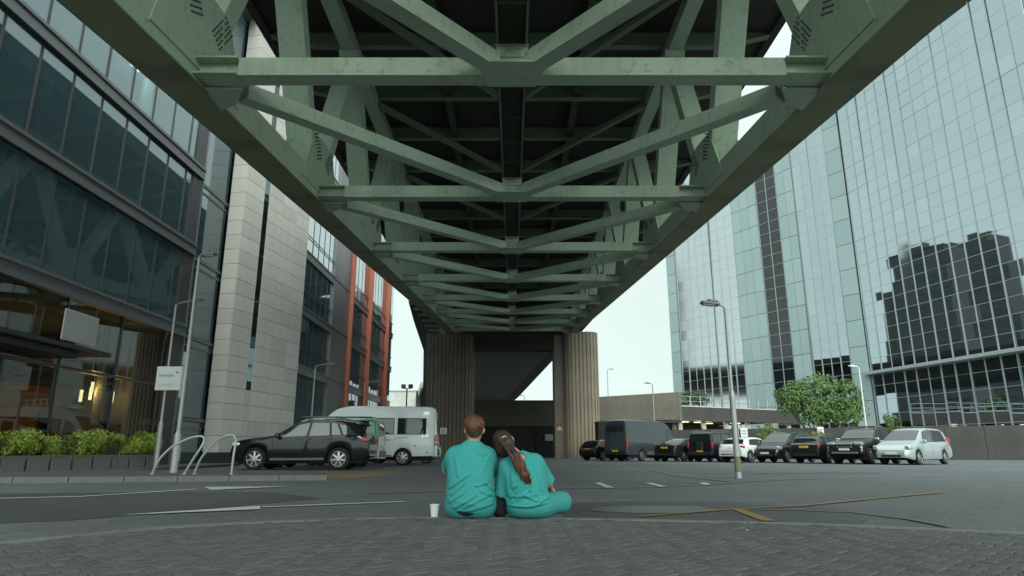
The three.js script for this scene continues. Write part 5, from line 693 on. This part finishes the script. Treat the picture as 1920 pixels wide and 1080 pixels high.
function sleeve(sh, el, t, r0, r1) { // open cut across the arm
  const e = toward(sh, el, t), f = cap3(sh, toward(sh, el, 1.15), r0, r1), c = planeCut(e, subv(el, sh)); return (x, y, z) => smax(f(x, y, z), c(x, y, z), 0.008);
}
// man: upright, elbows forward on raised knees
person('man in teal scrubs sitting on the kerb, seen from behind, short ginger hair', [-0.362, 0.052, -6.02], {
  headRot: [-0.06, 0, 0.02], chestRot: [-0.12, 0, 0],
  J: { pelvis: [0, 0.115, 0], waist: [-0.005, 0.27, 0.035], chest: [-0.005, 0.43, 0.02], shL: [-0.152, 0.515, -0.01], shR: [0.145, 0.515, -0.01], neckB: [0, 0.56, 0.0], neckT: [0.022, 0.68, -0.02], head: [0.024, 0.762, -0.03], elL: [-0.232, 0.4, -0.2], elR: [0.2, 0.36, -0.24], wrL: [-0.08, 0.4, -0.4], wrR: [0.08, 0.36, -0.42], hipL: [-0.1, 0.11, -0.03], hipR: [0.1, 0.11, -0.03], knL: [-0.16, 0.46, -0.38], knR: [0.17, 0.44, -0.38], anL: [-0.13, 0.02, -0.55], anR: [0.13, 0.02, -0.55], toL: [-0.15, -0.015, -0.68], toR: [0.15, -0.015, -0.68] },
  handL: [[0.75, -0.25, -0.6], [0.5, -0.4, 0.6]], handR: [[-0.75, -0.1, -0.65], [-0.5, -0.4, 0.6]],
  top: J => { const t = blend(0.12, ell([0, 0.13, 0.005], [0.203, 0.15, 0.152]), ell([-0.003, 0.27, 0.03], [0.196, 0.2, 0.15]), ell([-0.005, 0.42, 0.015], [0.184, 0.17, 0.136]), cap3([-0.135, 0.51, 0], [0.13, 0.51, 0], 0.068, 0.068), cap3([0, 0.55, 0.0], [0.012, 0.605, 0], 0.088, 0.062)), sl = blend(0.03, sleeve(J.shL, J.elL, 0.78, 0.079, 0.068), sleeve(J.shR, J.elR, 0.8, 0.079, 0.068)), hem = planeCut([0, 0.066, 0], [0.0, -1, -0.12]), neck = cap3([0.012, 0.612, -0.01], [0.022, 0.76, -0.01], 0.064, 0.07);
    return (x, y, z) => { let d = smin(t(x, y, z), sl(x, y, z), 0.045); if (d > 0.05) return d; d += manFolds(x, y, z) + (fbm(x * 7, y * 5, z * 7 + 3, 3) - 0.5) * 0.012 + (fbm(x * 26 + y * 9, y * 20 - x * 8, z * 20, 2) - 0.5) * 0.003 - 0.007 * Math.exp(-Math.pow((y - 0.13 + 0.2 * x) / 0.025, 2)) * sst(0.1, -0.1, Math.abs(x) - 0.1); d = smax(d, hem(x, y + 0.012 * Math.sin(x * 22), z), 0.012); return smax(d, -neck(x, y, z), 0.006); }; },
  trousers: J => { const t = blend(0.06, ell([0, 0.1, 0.0], [0.2, 0.115, 0.146]), cap3(J.hipL, J.knL, 0.125, 0.088), cap3(J.hipR, J.knR, 0.125, 0.088), cap3(J.knL, toward(J.knL, J.anL, 0.92), 0.085, 0.07), cap3(J.knR, toward(J.knR, J.anR, 0.92), 0.085, 0.07)); const wb = planeCut([0, 0.17, 0.1], [0, 1, 0.35]), bite = ell([-0.02, 0.056, 0.17], [0.115, 0.024, 0.08]); return (x, y, z) => { let d = t(x, y, z); if (d > 0.05) return d; d += (fbm(x * 10, y * 10, z * 10 + 7, 3) - 0.5) * 0.008; d = smax(d, wb(x, y, z), 0.01); d = smax(d, 0.0 - y, 0.012); return smax(d, -bite(x, y, z), 0.008); }; },
  under: () => { const e = ell([-0.02, 0.08, 0.02], [0.155, 0.08, 0.125]); return e; },
  hair: (t, J, hd) => { const c = J.head, sk = ell([c[0], c[1] + 0.012, c[2] + 0.012], [0.0835, 0.098, 0.1]), nape = ell(hd.tr([0, -0.055, 0.055]), [0.062, 0.06, 0.048]), f = blend(0.03, sk, nape), face = planeCut(hd.tr([0, 0.055, -0.062]), [0, -0.75, -0.66]), low = planeCut(hd.tr([0, -0.085, 0.06]), [0, -1, -0.15]), earL = hd.tr([-0.085, -0.02, 0.0]), earR = hd.tr([0.085, -0.02, 0.0]);
    const fn = (x, y, z) => { let d = f(x, y, z); if (d > 0.04) return d; const up = sst(c[1] - 0.02, c[1] + 0.06, y); d -= up * 0.008; d += (fbm(x * 45, y * 22, z * 45, 3) - 0.5) * (0.008 + 0.03 * up); d = smax(d, face(x, y, z), 0.02); d = smax(d, low(x, y, z), 0.01); for (const e of [earL, earR]) d = smax(d, 0.03 - Math.hypot((x - e[0]) * 0.8, (y - e[1]) * 0.85, z - e[2]), 0.008); return d; };
    const col = (x, y, z) => { const k = sst(c[1] - 0.05, c[1] + 0.035, y + (fbm(x * 40, y * 20, z * 40, 2) - 0.5) * 0.05), v = 0.7 + 0.6 * fbm(x * 90, y * 30, z * 90, 2); return mixc([0.022, 0.015, 0.011], [0.125, 0.052, 0.022], k).map(q => q * v); };
    const skull = nets(fn, [c[0] - 0.14, c[1] - 0.15, c[2] - 0.16], [c[0] + 0.14, c[1] + 0.15, c[2] + 0.16], 0.0042, col);
    const bl = blades(2600, () => { const u = rr(-0.35, 1), q = rr(0, 2 * Math.PI), r = Math.sqrt(1 - u * u), n = V(r * Math.cos(q), u, r * Math.sin(q)); const p = V(c[0] + n.x * 0.088, c[1] + 0.014 + n.y * 0.104, c[2] + 0.012 + n.z * 0.104); if (face(p.x, p.y, p.z) > -0.005 || Math.abs(p.x - c[0]) > 0.075 && p.y < c[1] + 0.01) return null; const sw = fbm(p.x * 25, p.y * 25, p.z * 25, 2) - 0.5; return { p, n, d: n.clone().multiplyScalar(0.5).add(V(sw * 3, p.y > c[1] + 0.04 ? 0.25 : -0.8, sw * 2)).normalize() }; }, 0.026, 0.0016, p => col(p.x, p.y, p.z).map(v => v * rr(0.7, 1.5)));
    part('hair', [skull, bl], S({ vertexColors: true, roughness: 0.6, side: THREE.DoubleSide }), t); }
});
// woman: leaning on his shoulder, legs folded, long ponytail
person('woman in teal scrubs leaning on the man\'s shoulder, long auburn ponytail', [0.155, 0.052, -6.02], {
  headRot: [-0.05, 0.0, 0.55], chestRot: [-0.1, 0, 0.12],
  J: { pelvis: [0.0, 0.105, 0], waist: [-0.02, 0.24, 0.03], chest: [-0.05, 0.37, 0.02], shL: [-0.205, 0.435, 0], shR: [0.055, 0.465, 0], neckB: [-0.085, 0.49, 0], neckT: [-0.19, 0.585, -0.02], head: [-0.232, 0.645, -0.03], elL: [-0.25, 0.2, -0.06], elR: [0.165, 0.29, -0.1], wrL: [-0.16, 0.14, -0.28], wrR: [0.2, 0.235, -0.3], hipL: [-0.09, 0.1, -0.03], hipR: [0.09, 0.1, -0.03], knL: [-0.2, 0.22, -0.42], knR: [0.29, 0.115, -0.22], anL: [-0.02, 0.02, -0.5], anR: [0.05, 0.03, -0.46], toL: [-0.03, -0.0, -0.62], toR: [-0.06, 0.0, -0.52] },
  handL: [[0.5, -0.1, -0.8], [0.3, -0.9, 0.2]], handR: [[-0.05, -0.55, -0.8], [-0.2, -0.8, 0.5]],
  top: J => { const t = blend(0.1, ell([-0.01, 0.13, 0.005], [0.188, 0.12, 0.145]), ell([-0.025, 0.24, 0.025], [0.17, 0.17, 0.138]), ell([-0.05, 0.36, 0.015], [0.165, 0.15, 0.125], [0, 0, 0.12]), cap3([-0.185, 0.42, 0], [0.04, 0.455, 0], 0.066, 0.066), cap3([-0.075, 0.475, 0], [-0.09, 0.5, 0], 0.078, 0.066)), sl = blend(0.02, sleeve(J.shL, [J.elL[0] + 0.005, J.elL[1] - 0.02, J.elL[2]], 0.98, 0.07, 0.066), sleeve(J.shR, J.elR, 0.98, 0.072, 0.07)), hem = planeCut([0, 0.075, 0], [-0.15, -1, -0.1]), neck = blend(0.02, cap3([-0.1, 0.515, -0.005], [-0.2, 0.62, -0.01], 0.062, 0.064), ell([-0.085, 0.51, 0.09], [0.045, 0.045, 0.06]));
    return (x, y, z) => { let d = smin(t(x, y, z), sl(x, y, z), 0.03); if (d > 0.05) return d; d += womanFolds(x, y, z) + (fbm(x * 7 + 4, y * 5, z * 7 + 3, 3) - 0.5) * 0.013 + (fbm(x * 26 + y * 9, y * 20 - x * 8, z * 20, 2) - 0.5) * 0.003 + 0.01 * Math.exp(-Math.pow((y - 0.165 - 0.25 * x) / 0.02, 2)) * sst(0.2, 0.05, Math.abs(x)) ; d = smax(d, hem(x, y + 0.01 * Math.sin(x * 26), z), 0.012); return smax(d, -neck(x, y, z), 0.006); }; },
  trousers: J => { const t = blend(0.06, ell([0, 0.095, 0.0], [0.19, 0.108, 0.145]), cap3(J.hipL, J.knL, 0.11, 0.08), cap3(J.hipR, J.knR, 0.115, 0.085), cap3(J.knL, toward(J.knL, J.anL, 0.9), 0.078, 0.06), cap3(J.knR, toward(J.knR, J.anR, 0.9), 0.082, 0.062)); const wb = planeCut([0, 0.17, 0.1], [0, 1, 0.35]); return (x, y, z) => { let d = t(x, y, z); if (d > 0.05) return d; d += (fbm(x * 10 + 2, y * 10, z * 10 + 7, 3) - 0.5) * 0.01; d = smax(d, wb(x, y, z), 0.01); return smax(d, 0.0 - y, 0.012); }; },
  hair: (t, J, hd) => { const c = J.head, f = blend(0.03, ell(hd.tr([0, 0.01, 0.016]), [0.087, 0.1, 0.1], [-0.05, 0, 0.55]), ell(hd.tr([0, -0.05, 0.05]), [0.074, 0.07, 0.055], [-0.05, 0, 0.55]), ell(hd.tr([-0.012, -0.07, 0.025]), [0.07, 0.062, 0.06], [-0.05, 0, 0.55]), ell([c[0] - 0.012, c[1] - 0.072, c[2] + 0.03], [0.062, 0.05, 0.062])), n = V(0, -0.3, -0.95).applyEuler(new THREE.Euler(-0.05, 0, 0.55)), face = planeCut(hd.tr([0, 0.055, -0.062]), n.toArray()), knot = hd.tr([0.01, 0.03, 0.118]);
    const tail = [[...knot, 0.03], [knot[0] + 0.035, knot[1] - 0.05, knot[2] + 0.055, 0.036], [-0.125, 0.52, 0.15, 0.04], [-0.085, 0.44, 0.158, 0.044], [-0.045, 0.365, 0.165, 0.036], [-0.018, 0.305, 0.168, 0.014]]; const segs = tail.slice(1).map((q, i) => cap3(tail[i].slice(0, 3), q.slice(0, 3), tail[i][3], q[3])); const tf = blend(0.03, ...segs);
    const col = (x, y, z, lo) => { const v = 0.6 + 0.8 * fbm(x * 110 - y * 50, y * 14, z * 60, 2); return mixc([0.014, 0.01, 0.009], [0.11, 0.034, 0.015], lo).map(q => q * v); };
    const fn = (x, y, z) => { let d = f(x, y, z); if (d > 0.04) return d; d += (fbm(x * 60, y * 30, z * 60, 2) - 0.5) * 0.008; return smax(d, face(x, y, z), 0.02); };
    const hr = part('hair', nets(fn, [c[0] - 0.15, c[1] - 0.15, c[2] - 0.17], [c[0] + 0.15, c[1] + 0.15, c[2] + 0.17], 0.0045, (x, y, z) => col(x, y, z, 0.12)), S({ vertexColors: true, roughness: 0.65 }), t);
    const pt = nets((x, y, z) => { let d = tf(x, y, z); if (d > 0.04) return d; return d + (fbm(x * 85 + y * 42 + 2 * Math.sin(y * 22), y * 9, z * 60, 3) - 0.5) * 0.034; }, [-0.36, 0.26, -0.02], [0.1, 0.76, 0.24], 0.0045, (x, y, z) => col(x, y, z, 0.3 + 0.7 * sst(0.6, 0.38, y)));
    const locks = []; for (let i = 0; i < 130; i++) { const ox = rr(-1, 1), oz = rr(-0.2, 1), e = rr(0.7, 1.12), w1 = rr(-0.012, 0.012), pts = tail.map((q, j) => { const f = j / 5; return [q[0] + ox * (q[3] * (j === 5 ? 1.6 : 0.95)) + w1 * Math.sin(f * 9 + i), q[1] - (j === 5 ? (e - 1) * 0.12 : 0), q[2] + oz * q[3] * 0.95 + 0.003]; }); locks.push([pts.slice(i % 3 === 0 ? 1 : 0), rr(0.0014, 0.003), mixc([0.02, 0.012, 0.009], [0.16, 0.052, 0.022], rr(0, 1))]); }
    part('ponytail', [pt, ...strands(locks)], S({ vertexColors: true, roughness: 0.45 }), hr);
    const tie = prep(new THREE.TorusGeometry(0.03, 0.009, 8, 18)).rotateX(0.9).rotateZ(0.5).translate(knot[0] + 0.012, knot[1] - 0.018, knot[2] + 0.018); part('hair_tie', tie, S({ color: C(0.5, 0.47, 0.42), roughness: 0.6 }), hr); }
});
renderer.render(scene, camera);
